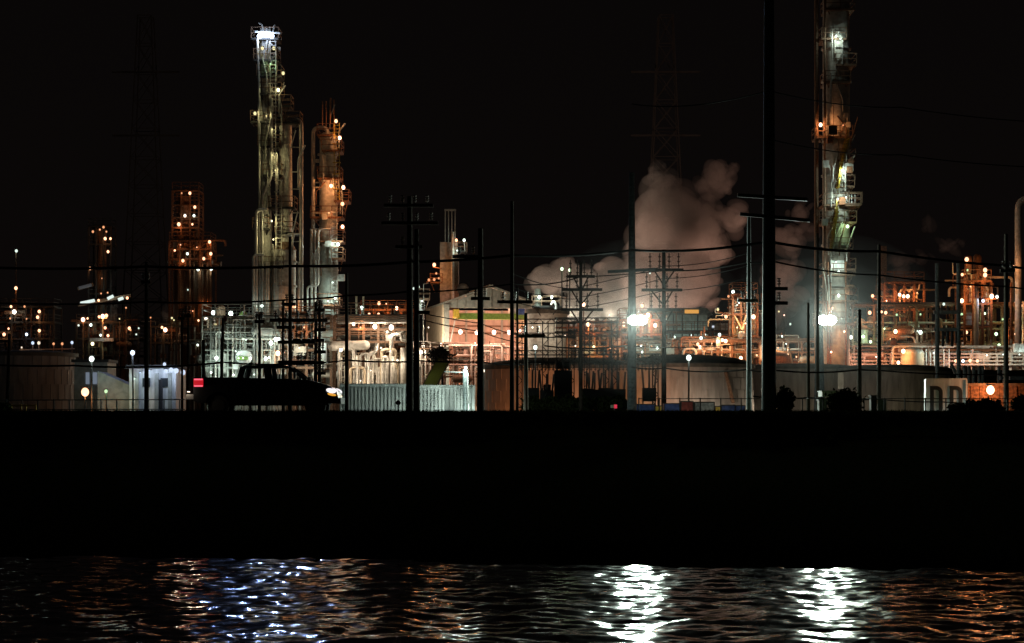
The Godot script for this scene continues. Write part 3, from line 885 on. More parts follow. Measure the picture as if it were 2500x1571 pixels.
func shed() -> void:
	gain = 0.8
	var d := 232.0
	var T := thing("gabled_shed", "open gable fronted shed lit pink inside with green crane beam", "shed", G(1198, d))
	T.rotation.y = 0.2
	var k := d / F
	var hw := 117.0 * k          # half width of the front
	var eave := (HY - 742) * k
	var ridge := (HY - 699) * k
	var L := 13.0
	for s in [-1, 1]:
		var slope := atan2(ridge - eave, hw)
		var len := sqrt(hw * hw + pow(ridge - eave, 2)) + 0.5
		var t := Transform3D(Basis(Vector3.BACK, -s * slope) , Vector3(s * hw * 0.5, (eave + ridge) * 0.5 + 0.15, -L * 0.5))
		put(T, "roof", S.box, M.cladding, t * Transform3D(Basis.from_scale(Vector3(len, 0.2, L + 0.8)), Vector3.ZERO))
		box(T, "side_wall", Vector3(s * hw, eave * 0.5, -L * 0.5), Vector3(0.25, eave, L), M.beige)
		box(T, "post", Vector3(s * (hw - 0.35), eave * 0.5, 0.2), Vector3(0.55, eave, 0.5), M.cladding)
	box(T, "back_wall", Vector3(0, eave * 0.5, -L), Vector3(hw * 2, eave, 0.25), M.pinkwall)
	var poly := PackedVector2Array([Vector2(-hw, eave - 0.4), Vector2(hw, eave - 0.4), Vector2(hw, eave), Vector2(0, ridge), Vector2(-hw, eave)])
	put(T, "gable_panel", prism(poly, -0.05, 0.15), M.cladding, Transform3D())
	for i in 11:
		var x := -hw + hw * 2 * (i + 0.5) / 11
		bar(T, "gable_rib", Vector3(x, eave - 0.35, 0.2), Vector3(x, eave + (ridge - eave) * (1.0 - absf(x) / hw) - 0.1, 0.2), 0.08, M.cladding)
	ball(T, "roof_vent", Vector3(-3.0, ridge - 0.1, -2.5), Vector3(1.5, 1.4, 1.5), M.pinkwall)
	rod(T, "roof_vent_base", Vector3(-3.0, ridge - 1.4, -2.5), Vector3(-3.0, ridge - 0.2, -2.5), 0.9, M.pinkwall)
	for i in 5: box(T, "wall_post", Vector3(-hw + 0.4 + hw * 2 * i / 5.0, eave * 0.5, -L + 0.3), Vector3(0.25, eave, 0.25), M.cladding)
	for y in [782.0, 800.0]: box(T, "girt", Vector3(0, (HY - y) * k, -L + 0.25), Vector3(hw * 2, 0.18, 0.12), M.brown)
	# crane: green girder, two hoists, yellow ladder
	box(T, "crane_girder", Vector3(0.6, (HY - 769) * k, -1.2), Vector3(hw * 2 - 1.6, 15 * k, 0.5), M.green)
	for x in [3.0, 4.2]: box(T, "crane_hoist", Vector3(x, (HY - 752) * k, -1.6), Vector3(0.8, 0.9, 0.8), M.steel)
	box(T, "crane_cab", Vector3(hw - 1.6, (HY - 752) * k, -1.4), Vector3(1.6, 1.2, 1.0), M.blue)
	box(T, "equipment_box", Vector3(-hw + 1.6, (HY - 764) * k, -0.4), Vector3(0.7, 1.0, 0.6), M.yellow)
	bar(T, "conveyor_leg", Vector3(-hw + 1.4, (HY - 776) * k, 0.4), Vector3(-hw + 0.2, (HY - 880) * k, 0.8), 0.14, M.steel)
	box(T, "ladder", Vector3(-hw + 1.6, (HY - 815) * k, -L + 0.6), Vector3(0.6, 2.0, 0.1), M.yellow)
	for i in 46:
		var x := rng.randf_range(-hw + 0.6, hw - 0.6)
		var h := rng.randf_range(5.6, 8.6)
		rod(T, "pipe", Vector3(x, 0, rng.randf_range(-4, -0.5)), Vector3(x, h, rng.randf_range(-4, -0.5)), rng.randf_range(0.1, 0.24), pick([M.pinkwall, M.steel, M.brown]))
	for i in 12:
		var y := rng.randf_range(5.5, 8.6)
		rod(T, "pipe", Vector3(rng.randf_range(-hw, 0), y, -1.0), Vector3(rng.randf_range(0.5, hw), y, -1.0), 0.14, pick([M.pinkwall, M.steel]))
	var inv := T.transform.affine_inverse()
	for l in [[1124, 811], [1164, 812], [1206, 812], [1243, 812]]:
		lamp_at(T, inv * at(l[0], l[1], d + 2.0), "pk", 30.0, 0.66)
	for l in [[1262, 809, 0.34], [1270, 808, 0.44], [1277, 809, 0.4], [1274, 817, 0.34]]:
		lamp_at(T, inv * at(l[0], l[1], d - 1.0), "pk", 6.0, l[2])
	for l in [[1120, 750], [1180, 750], [1235, 750]]:
		lamp_at(T, inv * at(l[0], l[1], d + 4.0), "pk", 14.0, 0.2)
	for l in [[1033, 845, "ww", 44.0], [1078, 843, "ww", 30.0], [1046, 800, "ww", 30.0]]:
		lamp_at(T, inv * at(l[0], l[1], d - 5.0), l[2], l[3], 0.52 if l[1] > 800 else 0.16)
	rod(T, "lamp_mast", inv * at(1078, 1008, d - 5.6), inv * at(1078, 845, d - 5.6), 0.14, M.steel)
	rod(T, "lamp_mast", inv * at(1033, 1008, d - 5.6), inv * at(1033, 847, d - 5.6), 0.14, M.steel)
	gain = 0.35
	var K := thing("water_tank", "small white lit tank with railed platform left of the shed", "tank", G(1028, 226))
	shell(K, "shell", 1026, 733, 768, 16, 16, 226, M.white)
	for x in [1019, 1033]: rod(K, "leg", Vector3(loc(K, x, 0, 226).x, 0, 0), loc(K, x, 768, 226), 0.16, M.steel)
	platform(K, 1035, 729, 226, 28, 1.6, M.brown)
	pipe(K, "lamp_arm", [loc(K, 1034, 760, 225), loc(K, 1034, 694, 225), loc(K, 1046, 691, 225)], 0.1, M.steel)
	lamp(K, 1030, 735, 224.0, "wh", 6.0, 0.2)
	lamp(K, 1022, 701, 225.0, "wh", 2.0, 0.36)
	# low yard works in front of the shed and the green chute
	var Y := thing("pipe_yard", "low tangle of pale pipes in front of the pink lit shed", "pipes", G(1140, 215))
	pipes_up(Y, 1020, 1215, 835, 900, 215, 5.0, 60, [M.pinkwall, M.pale, M.brown], 0.08, 0.22)
	pipes_across(Y, 1020, 1215, 840, 930, 215, 5.0, 20, [M.pinkwall, M.pale, M.brown], 0.1, 0.24)
	gear(Y, 1095, 1215, 850, 930, 215, 5.0, 8, [M.pinkwall, M.brown])
	lamps(Y, 215, [[1028, 860, "ww", 20, 0.46, 3.5], [1160, 838, "pk", 20, 0.16, 3.5], [1110, 842, "pk", 16, 0.16, 3.5], [1205, 845, "pk", 18, 0.16, 3.5]])
	var C := thing("conveyor_chute", "slanting green chute with a dark head beside the shed", "chute", G(1060, 180))
	bar(C, "chute", loc(C, 1048, 945, 180), loc(C, 1082, 880, 180), 1.2, M.mossgreen, 1.0)
	for s in [-1, 1]: bar(C, "side_rail", loc(C, 1048, 945, 180) + Vector3(s * 0.65, 0, 0), loc(C, 1082, 880, 180) + Vector3(s * 0.65, 0, 0), 0.12, M.dark, 1.2)
	put(C, "head", leaves_mesh(Vector3(1.3, 0.9, 0.9), 700, 0.22, 5), M.dark, Transform3D(Basis(), loc(C, 1072, 868, 180)))
	bar(C, "leg", loc(C, 1080, 1008, 180.4), loc(C, 1080, 885, 180.4), 0.2, M.dark)
	bar(C, "leg", loc(C, 1050, 1008, 180.4), loc(C, 1050, 945, 180.4), 0.2, M.dark)
	lamp(C, 1040, 915, 177.5, "ye", 3.0, 0.12)
	gain = 0.17

func stuff_right() -> void:
	# warehouse box with a lit skylight
	var d := 262.0
	var T := thing("warehouse", "grey box warehouse with dark roof and glowing amber skylight", "building", G(1672, d))
	var k := d / F
	box(T, "wall", Vector3(0, (HY - 770) * k * 0.5, 0), Vector3(96 * k, (HY - 770) * k, 8.0), M.cladding)
	put(T, "roof", prism(PackedVector2Array([Vector2(-3.2, 0), Vector2(3.4, 0), Vector2(2.6, 0.9), Vector2(-2.6, 0.9)]), -4.2, 4.3), M.tankroof, Transform3D(Basis(), Vector3(0, (HY - 770) * k, 0)))
	glow("glow_skylight", Color(1.0, 0.45, 0.08), 0.7)
	var sk := put(T, "skylight_window", S.box, M.glow_skylight, Transform3D(Basis(Vector3.RIGHT, 0.0) * Basis.from_scale(Vector3(1.9, 0.5, 0.06)), Vector3(0.55, (HY - 770) * k + 0.42, 4.33)))
	box(T, "skylight_frame", Vector3(-1.3, (HY - 770) * k + 0.42, 4.33), Vector3(1.4, 0.4, 0.04), M.rust)
	for x in [-1.9, -0.7, 1.4]: box(T, "downpipe", Vector3(x, (HY - 770) * k * 0.5, 4.06), Vector3(0.14, (HY - 770) * k, 0.1), M.dark)
	lamps(T, d, [[1646, 825, "wh", 18, 0.6, 7.0], [1690, 820, "wh", 10, 0.5, 7.0], [1721, 818, "wh", 8, 0.44, 7.0]])
	for x in [1646, 1690, 1721]: rod(T, "lamp_mast", loc(T, x, 990, d - 6.8), loc(T, x, 820, d - 6.8), 0.12, M.steel)
	# rack with pale green pipes between the floodlights
	d = 205.0
	var R := thing("pipe_rack", "long low pipe rack running between the two floodlights", "pipe rack", G(1720, d), "pipe racks")
	frame(R, 1545, 1985, [836, 862], d, 4.0, 13, M.brown, 0.24, false)
	for i in 9: rod(R, "pipe", loc(R, 1545, 838 + (i % 2) * 24, d) + Vector3(0, 0.25, 1.8 - i * 0.42), loc(R, 1985, 836 + (i % 2) * 24, d) + Vector3(0, 0.25, 1.8 - i * 0.42), 0.24, pick([M.pale, M.insul, M.brown]))
	gear(R, 1560, 1980, 850, 900, d, 5.0, 34, [M.pale, M.rust, M.cladding])
	pipes_up(R, 1560, 1980, 820, 900, d, 5.0, 60, [M.rust, M.pale, M.steel])
	lamps(R, d, [[1704, 841, "na", 16, 0.46, 3.4], [1709, 848, "na", 20, 0.46, 3.4], [1753, 834, "na", 20, 0.44, 3.4], [1764, 831, "na", 20, 0.4, 3.4], [1772, 833, "na", 24, 0.48, 3.4], [1757, 818, "wh", 10, 0.44, 3.4], [1712, 826, "wh", 12, 0.44, 3.4], [1809, 875, "na", 24, 0.5, 4.0],
		[1568, 860, "wh", 16, 0.3, 4.0], [1605, 850, "wh", 18, 0.36, 4.0], [1625, 781, "wh", 5, 0.34, 3.0], [1848, 868, "na", 18, 0.25, 4.0], [1910, 822, "wh", 16, 0.25, 4.0], [1920, 840, "wh", 14, 0.2, 4.0], [1895, 870, "na", 24, 0.2, 4.6], [1945, 872, "na", 18, 0.2, 4.6], [1930, 792, "wh", 3, 0.3, 3.0], [1902, 761, "ye", 2, 0.25, 3.0]])
	# sphere-like vessel with an orange arc
	var V := thing("horizontal_vessel", "rounded orange lit vessel beside the thick pole", "vessel", G(1905, 198), "vessels")
	capsule(V, "shell", loc(V, 1868, 892, 198), loc(V, 1938, 892, 198), 2.6, M.rust)
	pipe(V, "hoop_pipe", [loc(V, 1884, 900, 196.4), loc(V, 1886, 856, 196.4), loc(V, 1930, 862, 196.4), loc(V, 1938, 900, 196.4)], 0.16, M.pale)
	for x in [1885, 1922]: box(V, "saddle", Vector3(loc(V, x, 0, 198).x, loc(V, 0, 955, 198).y, 0), Vector3(0.5, (HY - 905) / F * 198 * 0.95, 1.6), M.concrete)
	lamp(V, 1900, 850, 195.6, "na", 14.0, 0.18)
	# orange reactor structure left of the thick pole
	d = 208.0
	var U := thing("reactor_structure", "upright orange lit reactor frame with white head lamps, left of thick pole", "process unit", G(1812, d), "process units")
	frame(U, 1785, 1845, [722, 770, 822], d, 3.4, 3, M.rust, 0.22)
	for x in [1796, 1808, 1832, 1841]: shell(U, "reactor", x, 732, HY, 9, 9, d, pick([M.pale, M.rust, M.beige]))
	pipes_up(U, 1785, 1845, 724, 830, d, 3.6, 30, [M.beige, M.rust, M.pale], 0.08, 0.22)
	for s in [[1795, 772, 1812, 806], [1812, 806, 1822, 770]]: bar(U, "brace", loc(U, s[0], s[1], d - 1.9), loc(U, s[2], s[3], d - 1.9), 0.18, M.beige)
	lamps(U, d, [[1790, 713, "wh", 10, 0.48], [1828, 714, "na", 20, 0.56], [1773, 774, "na", 18, 0.46, 2.6], [1840, 774, "na", 26, 0.56, 2.6], [1779, 724, "na", 5, 0.34, 2.4], [1805, 740, "ww", 20, 0.18, 3.0], [1820, 790, "na", 22, 0.2, 3.2], [1800, 800, "ye", 10, 0.2, 3.0], [1753, 756, "ye", 5, 0.4], [1800, 745, "wh", 10, 0.18, 3.0]])
	bar(U, "lamp_arm", loc(U, 1752, 762, d - 1.6), loc(U, 1786, 770, d - 1.6), 0.14, M.rust)
	# works behind left floodlight
	d = 214.0
	var W := thing("process_unit", "process unit with orange lamps right behind the left floodlight pole", "process unit", G(1560, d), "process units")
	frame(W, 1510, 1612, [785, 820, 860], d, 5.0, 4, M.rust, 0.24)
	pipes_up(W, 1510, 1612, 750, 900, d, 5.0, 40, [M.rust, M.steel, M.brown, M.pale])
	gear(W, 1515, 1605, 780, 900, d, 5.0, 14, [M.rust, M.pale, M.steel])
	shell(W, "vessel", 1580, 765, 800, 24, 24, d - 1, M.rust)
	lamps(W, d, [[1523, 792, "na", 22, 0.56, 3.2], [1568, 747, "na", 8, 0.48, 3.2], [1582, 770, "na", 26, 0.6, 3.2], [1600, 795, "na", 24, 0.56, 3.2], [1587, 667, "wh", 1, 0.3], [1565, 845, "wh", 20, 0.2, 3.6], [1600, 850, "wh", 24, 0.2, 3.6], [1540, 835, "na", 14, 0.2, 3.6]])
	rod(W, "lamp_mast", loc(W, 1587, 780, d - 1.2), loc(W, 1587, 668, d - 1.2), 0.1, M.brown)
	# big pale tank behind the substation with lit head gear
	d = 222.0
	var B := thing("storage_tank", "pale upright tank with white head lamps behind the substation gantry", "tank", G(1330, d), "storage tanks")
	shell(B, "shell", 1336, 768, HY, 100, 100, d, M.pale)
	shell(B, "top_ring", 1336, 756, 768, 110, 110, d, M.tankroof)
	platform(B, 1334, 748, d - 2, 70, 2.0, M.dark)
	shell(B, "vent_stack", 1312, 706, 756, 16, 16, d, M.cladding)
	pipe(B, "riser_pipe", [loc(B, 1358, 756, d - 3), loc(B, 1358, 745, d - 3), loc(B, 1352, 735, d - 3), loc(B, 1345, 745, d - 3)], 0.3, M.white)
	rod(B, "side_pipe", loc(B, 1360, 775, d - 2.6), loc(B, 1357, 830, d - 2.6), 0.3, M.pale)
	lamps(B, d, [[1317, 726, "wh", 34, 0.5, 3.4], [1347, 726, "wh", 26, 0.42, 3.4], [1372, 657, "gr", 8, 0.48, 1.0], [1391, 660, "gr", 6, 0.44, 1.0], [1300, 800, "ww", 20, 0.2, 4.5], [1380, 820, "ww", 18, 0.2, 4.5]])
	rod(B, "lamp_mast", loc(B, 1372, 760, d - 0.8), loc(B, 1372, 660, d - 0.8), 0.14, M.dark)
	rod(B, "lamp_mast", loc(B, 1391, 760, d - 0.8), loc(B, 1391, 663, d - 0.8), 0.14, M.dark)
	var N := thing("process_unit", "salmon lit low unit between substation and pale upright tank", "process unit", G(1440, 212), "process units")
	frame(N, 1385, 1515, [815, 850], 212, 4.0, 4, M.rust, 0.22)
	pipes_up(N, 1385, 1515, 790, 900, 212, 4.6, 34, [M.pinkwall, M.rust, M.brown])
	gear(N, 1390, 1510, 820, 900, 212, 4.6, 12, [M.pinkwall, M.rust])
	lamps(N, 212, [[1437, 792, "na", 26, 0.6, 3.0], [1425, 744, "na", 20, 0.5, 3.0], [1450, 848, "ye", 16, 0.4, 3.4], [1405, 845, "ww", 14, 0.2, 3.4], [1490, 850, "na", 14, 0.2, 3.4]])
	rod(N, "lamp_mast", loc(N, 1425, 830, 212 - 2.8), loc(N, 1425, 748, 212 - 2.8), 0.12, M.brown)
	rod(N, "lamp_mast", loc(N, 1437, 830, 212 - 2.8), loc(N, 1437, 796, 212 - 2.8), 0.12, M.brown)
	# far right works
	d = 236.0
	var A := thing("process_unit", "open orange lit frame with three lamps in a row under drifting steam", "process unit", G(2200, d), "process units")
	frame(A, 2150, 2246, [694, 760, 820], d, 5.0, 4, M.rust, 0.26)
	for x in [2158, 2183, 2228]: shell(A, "vessel", x, 700, 770, 11, 11, d, pick([M.beige, M.rust, M.pale]))
	pipes_up(A, 2150, 2246, 690, 800, d, 5.0, 24, [M.rust, M.beige, M.brown])
	gear(A, 2155, 2240, 720, 800, d, 5.0, 12, [M.rust, M.beige])
	box(A, "stack", loc(A, 2156, 655, d), Vector3(0.8, 5.4, 0.8), M.brown)
	lamps(A, d, [[2197, 720, "na", 20, 0.5, 3.4], [2207, 724, "na", 20, 0.5, 3.4], [2217, 724, "na", 20, 0.56, 3.4], [2131, 723, "na", 14, 0.48, 3.4], [2165, 735, "na", 20, 0.2, 3.8], [2240, 715, "na", 10, 0.18, 3.4]])
	bar(A, "lamp_arm", loc(A, 2129, 728, d - 3), loc(A, 2152, 735, d - 2.4), 0.14, M.rust)
	d = 230.0
	var K := thing("pipe_rack", "tall brown pipe bridge with white and orange lamps at far right", "pipe rack", G(2290, d), "pipe racks")
	frame(K, 2075, 2540, [748, 805, 842], d, 4.0, 9, M.brown, 0.26, false)
	for i in 10: rod(K, "pipe", loc(K, 2075, 748 + (i % 3) * 47, d) + Vector3(0, 0.26, 1.8 - i * 0.4), loc(K, 2540, 748 + (i % 3) * 47, d) + Vector3(0, 0.26, 1.8 - i * 0.4), 0.26, pick([M.brown, M.pale, M.rust]))
	pipes_up(K, 2080, 2500, 740, 890, d, 5.0, 60, [M.rust, M.brown, M.brown, M.pale])
	gear(K, 2080, 2500, 800, 890, d, 5.0, 30, [M.rust, M.brown, M.pale])
	lamps(K, d, [[2124, 764, "na", 14, 0.56, 3], [2153, 762, "na", 8, 0.38, 3], [2163, 764, "na", 12, 0.5, 3], [2190, 769, "gr", 3, 0.34, 3], [2248, 768, "gr", 3, 0.3, 3], [2305, 743, "wh", 5, 0.44, 3], [2349, 768, "gr", 5, 0.4, 3], [2405, 766, "gr", 10, 0.36, 3], [2187, 810, "na", 22, 0.6, 3],
		[2248, 812, "wh", 12, 0.6, 3], [2241, 809, "wh", 4, 0.3, 3], [2433, 816, "gr", 10, 0.5, 3], [2440, 844, "gr", 10, 0.5, 3], [2482, 816, "na", 20, 0.56, 3], [2493, 747, "na", 14, 0.5, 3], [2449, 780, "gr", 4, 0.3, 3], [2078, 824, "wh", 12, 0.56, 3], [2108, 822, "gr", 10, 0.5, 3], [2126, 835, "gr", 8, 0.46, 3], [2160, 803, "gr", 6, 0.25, 3], [2360, 812, "na", 12, 0.5, 3], [2470, 700, "na", 10, 0.2, 3]])
	d = 205.0
	var E := thing("process_unit", "low pink lit pipework with domed tank along the far right berm", "process unit", G(2280, d), "process units")
	frame(E, 2070, 2520, [866], d, 4.0, 14, M.pinkwall, 0.2, false)
	for i in 6: rod(E, "pipe", loc(E, 2070, 846 + i * 9, d - 1.0 - 0.3 * i), loc(E, 2520, 846 + i * 9, d - 1.0 - 0.3 * i), 0.2, pick([M.pinkwall, M.pale, M.rust]))
	pipes_up(E, 2070, 2520, 840, 890, d, 4.6, 80, [M.pinkwall, M.pale, M.rust], 0.1, 0.26)
	gear(E, 2075, 2510, 855, 895, d, 4.6, 26, [M.pinkwall, M.pale, M.rust])
	pipe(E, "loop_pipe", [loc(E, 2180, 900, d - 3), loc(E, 2180, 846, d - 3), loc(E, 2330, 846, d - 3)], 0.3, M.pale)
	pipe(E, "loop_pipe", [loc(E, 2200, 822, d - 3), loc(E, 2230, 822, d - 3), loc(E, 2236, 838, d - 3)], 0.2, M.pale)
	shell(E, "vessel", 2228, 862, HY, 56, 62, d - 3, M.beige)
	ball(E, "dome", loc(E, 2228, 863, d - 3), Vector3(2.46, 1.2, 2.46), M.pale)
	for x in [2262, 2272, 2282, 2292, 2305, 2318]: rod(E, "pipe", loc(E, x, 900, d - 3.2), loc(E, x, 852, d - 3.2), 0.12, M.white)
	box(E, "equipment_box", loc(E, 2490, 850, d - 3), Vector3(1.2, 0.9, 0.8), M.white)
	lamps(E, d, [[2206, 858, "na", 20, 0.56, 4.6], [2194, 886, "na", 20, 0.46, 4.6], [2334, 882, "na", 12, 0.4, 4.6], [2352, 882, "bl", 10, 0.42, 4.6], [2369, 881, "na", 14, 0.44, 4.6], [2387, 882, "na", 12, 0.42, 4.6], [2100, 870, "pk", 26, 0.18, 4.6], [2140, 872, "pk", 22, 0.18, 4.6], [2280, 862, "wh", 16, 0.18, 4.6], [2410, 868, "ww", 20, 0.18, 4.6], [2450, 866, "wh", 18, 0.18, 4.6], [2490, 866, "wh", 16, 0.18, 4.6]])
	d = 216.0
	var Q := thing("process_unit", "orange vessel cluster with two lamps on a mast near right edge", "process unit", G(2380, d), "process units")
	frame(Q, 2345, 2410, [690, 745, 800], d, 4.0, 3, M.rust, 0.24)
	shell(Q, "vessel", 2365, 705, 800, 24, 24, d, M.beige)
	shell(Q, "vessel", 2384, 730, HY, 12, 12, d - 2.4, M.cladding)
	gear(Q, 2350, 2405, 670, 760, d, 4.0, 12, [M.rust, M.beige])
	pipes_up(Q, 2345, 2412, 665, 760, d, 4.0, 24, [M.rust, M.brown, M.beige])
	for x in [2361, 2406]: rod(Q, "lamp_mast", loc(Q, x, 740, d - 2.2), loc(Q, x, 630 if x < 2400 else 656, d - 2.2), 0.12, M.rust)
	lamps(Q, d, [[2361, 634, "na", 7, 0.6, 2.4], [2406, 660, "na", 9, 0.6, 2.4], [2406, 672, "na", 9, 0.6, 2.4], [2363, 660, "gr", 3, 0.3, 2.4], [2350, 671, "na", 10, 0.4, 2.4], [2349, 735, "na", 22, 0.58, 2.8], [2401, 735, "bl", 10, 0.44, 2.8], [2422, 724, "na", 20, 0.62, 2.8], [2435, 725, "wh", 8, 0.44, 2.8], [2370, 700, "na", 12, 0.2, 3.0]])
	bar(Q, "lamp_arm", loc(Q, 2400, 730, d - 2.6), loc(Q, 2438, 730, d - 2.6), 0.14, M.rust)
	var H := thing("flue_stack", "tall pale flue with curved head cut by the right edge", "stack", G(2492, 214))
	pipe(H, "flue", [loc(H, 2487, HY, 214), loc(H, 2487, 490, 214), loc(H, 2530, 478, 214)], 0.75, M.pale)
	rod(H, "side_pipe", loc(H, 2470, 990, 213), loc(H, 2470, 690, 213), 0.3, M.rust)
	lamp_at(H, loc(H, 2476, 650, 212), "na", 16.0, 0.2)
	# square pier with the lit white box
	var O := thing("cooling_cell", "steaming dark cooling cell behind the pipe rack, left of thick pole", "building", G(1745, 275))
	box(O, "wall", Vector3(0, 5.5, 0), Vector3(9, 11, 6), M.tankroof)
	rod(O, "fan_stack", Vector3(-2, 11, 0), Vector3(-2, 13, 0), 3.0, M.cladding)
	rod(O, "fan_stack", Vector3(2, 11, 0), Vector3(2, 13, 0), 3.0, M.cladding)
	glow("glow_sign", Color(0.8, 0.88, 1.0), 1.2)
	box(O, "light_panel", loc(O, 1748, 798, 270), Vector3(1.1, 0.35, 0.06), M.glow_sign)

# ---------------------------------------------------------------- far left works
func far_left() -> void:
	gain = 0.055
	var d := 290.0
	var T := thing("process_tower", "dim red brown lattice tower with stacked decks, left of the tallest tower", "tower", G(466, d), "process towers")
	frame(T, 426, 490, [470, 505, 535, 560, 590], d, 4.0, 3, M.rust, 0.24)
	frame(T, 420, 520, [592, 612, 636, 660], d, 5.0, 4, M.rust, 0.24)
	shell(T, "column", 448, 480, HY, 26, 30, d, M.rust)
	shell(T, "column", 478, 560, HY, 18, 18, d, M.brown)
	box(T, "wall_panel", loc(T, 470, 700, d + 1.6), Vector3(5.2, 9.0, 0.2), M.brown)
	gear(T, 425, 515, 596, 655, d, 4.0, 18, [M.rust, M.brown, M.steel])
	pipes_up(T, 424, 516, 590, 740, d, 4.6, 26, [M.rust, M.brown])
	lamps(T, d, [[463, 472, "na", 6, 0.56, 2.4], [443, 472, "na", 3, 0.3, 2.4], [475, 506, "na", 9, 0.56, 2.4], [451, 527, "ww", 8, 0.56, 2.4], [473, 527, "wh", 7, 0.5, 2.4], [436, 548, "na", 14, 0.7, 2.4], [469, 548, "na", 6, 0.4, 2.4], [511, 591, "na", 12, 0.6, 2.8], [426, 612, "na", 10, 0.4, 2.8], [457, 620, "wh", 6, 0.5, 2.8], [514, 620, "na", 12, 0.62, 2.8],
		[446, 637, "na", 14, 0.6, 2.8], [497, 632, "na", 14, 0.56, 2.8], [483, 658, "wh", 12, 0.62, 2.8], [515, 657, "wh", 12, 0.62, 2.8], [458, 708, "wh", 3, 0.3, 2.8], [440, 598, "na", 10, 0.2, 2.8], [480, 604, "na", 10, 0.2, 2.8], [500, 740, "na", 14, 0.3, 2.8], [470, 760, "na", 10, 0.2, 2.8]])
	d = 310.0
	var B := thing("process_tower", "slim tower marked by a bent string of orange lamps at far left", "tower", G(250, d), "process towers")
	frame(B, 222, 276, [556, 600, 660, 720, 770], d, 3.6, 3, M.dark, 0.24)
	shell(B, "column", 248, 560, HY, 22, 24, d, M.brown)
	# sloping lit gallery
	bar(B, "gallery", loc(B, 192, 746, d - 3), loc(B, 320, 722, d - 3), 0.5, M.brown, 1.4)
	bar(B, "gallery", loc(B, 190, 706, d - 3), loc(B, 226, 694, d - 3), 0.4, M.brown, 1.2)
	glow("glow_tube", Color(0.86, 1.0, 0.94), 0.9)
	glow("glow_tube_dim", Color(0.8, 0.8, 0.85), 0.05)
	for s in [[196, 741, 230, 734, "glow_tube"], [262, 730, 276, 723, "glow_tube"], [288, 732, 300, 728, "glow_tube"], [192, 704, 222, 696, "glow_tube_dim"]]:
		rod(B, "tube_lamp", loc(B, s[0], s[1], d - 4), loc(B, s[2], s[3], d - 4), 0.5, M[s[4]])
		if s[4] == "glow_tube":
			var O := sub(B, "lamp_mount", loc(B, (s[0] + s[2]) / 2.0, s[1], d - 5.2))
			omni(O, Vector3.ZERO, "wh", 1.2, 0.3)
	lamps(B, d, [[226, 566, "na", 4, 0.5, 2.2], [243, 561, "na", 4, 0.4, 2.2], [252, 555, "na", 4, 0.5, 2.2], [259, 566, "na", 2, 0.36, 2.2], [256, 583, "na", 8, 0.62, 2.2], [269, 583, "na", 6, 0.5, 2.2], [263, 615, "na", 6, 0.56, 2.2], [219, 656, "na", 6, 0.6, 2.2], [248, 680, "na", 3, 0.25, 2.2], [240, 734, "na", 8, 0.5, 4.4], [310, 728, "na", 8, 0.56, 4.4], [246, 717, "na", 3, 0.34, 4.4], [262, 715, "na", 3, 0.34, 4.4]])
	d = 300.0
	var C := thing("process_unit", "far works with a clustered lamp mast and brick red wall at left", "process unit", G(260, d), "process units")
	frame(C, 195, 345, [790, 830, 870], d, 5.0, 5, M.dark, 0.26)
	box(C, "brick_wall", loc(C, 240, 820, d), Vector3(3.4, 2.4, 0.3), M.red)
	box(C, "lit_roof", loc(C, 248, 830, d - 3), Vector3(3.6, 0.5, 1.0), M.white)
	gear(C, 200, 340, 790, 880, d, 5.0, 16, [M.rust, M.brown, M.cladding])
	pipes_up(C, 198, 345, 780, 880, d, 5.0, 20, [M.rust, M.brown])
	rod(C, "lamp_mast", loc(C, 250, 990, d - 3), loc(C, 250, 775, d - 3), 0.22, M.beige)
	bar(C, "lamp_arm", loc(C, 240, 777, d - 3), loc(C, 261, 777, d - 3), 0.16, M.beige)
	lamps(C, d, [[202, 781, "na", 24, 0.8, 3], [213, 778, "na", 8, 0.4, 3], [241, 774, "na", 14, 0.5, 3.2], [250, 773, "na", 20, 0.8, 3.2], [259, 771, "na", 18, 0.66, 3.2], [191, 795, "wh", 4, 0.44, 3], [221, 794, "wh", 14, 0.56, 3], [256, 801, "na", 14, 0.56, 3], [245, 819, "wh", 8, 0.46, 4], [263, 820, "na", 14, 0.56, 4],
		[225, 840, "ye", 8, 0.7, 3], [315, 802, "na", 14, 0.62, 3], [318, 806, "na", 4, 0.4, 3], [338, 802, "wh", 3, 0.34, 3], [332, 817, "wh", 3, 0.36, 3], [307, 752, "na", 2, 0.36, 3], [291, 779, "ye", 2, 0.3, 3]])
	for x in [202, 307, 291]: rod(C, "lamp_mast", loc(C, x, 990, d - 2.8), loc(C, x, 784 if x != 307 else 755, d - 2.8), 0.12, M.brown)
	var D := thing("process_unit", "scattered orange and white lamps on dark frames at the left edge", "process unit", G(60, d), "process units")
	frame(D, -30, 140, [752, 790, 830, 860], d, 5.0, 5, M.dark, 0.26)
	gear(D, -20, 130, 760, 860, d, 5.0, 16, [M.rust, M.brown, M.cladding])
	pipes_up(D, -20, 135, 750, 870, d, 5.0, 20, [M.rust, M.brown])
	for x in [38, 95]: rod(D, "lamp_mast", loc(D, x, 760, d - 2.8), loc(D, x, 618 if x == 38 else 764, d - 2.8), 0.14, M.brown)
	lamps(D, d, [[39, 613, "wh", 5, 0.6, 3], [38, 704, "na", 10, 0.66, 3], [26, 749, "na", 6, 0.5, 3], [59, 749, "na", 5, 0.44, 3], [34, 762, "ww", 24, 0.8, 3], [95, 761, "na", 16, 0.62, 3], [91, 775, "na", 16, 0.62, 3], [95, 808, "na", 14, 0.6, 3], [9, 817, "na", 16, 0.66, 3], [20, 803, "na", 6, 0.38, 3], [64, 817, "bl", 8, 0.56, 3], [24, 778, "na", 3, 0.36, 3], [64, 779, "na", 3, 0.3, 3]])
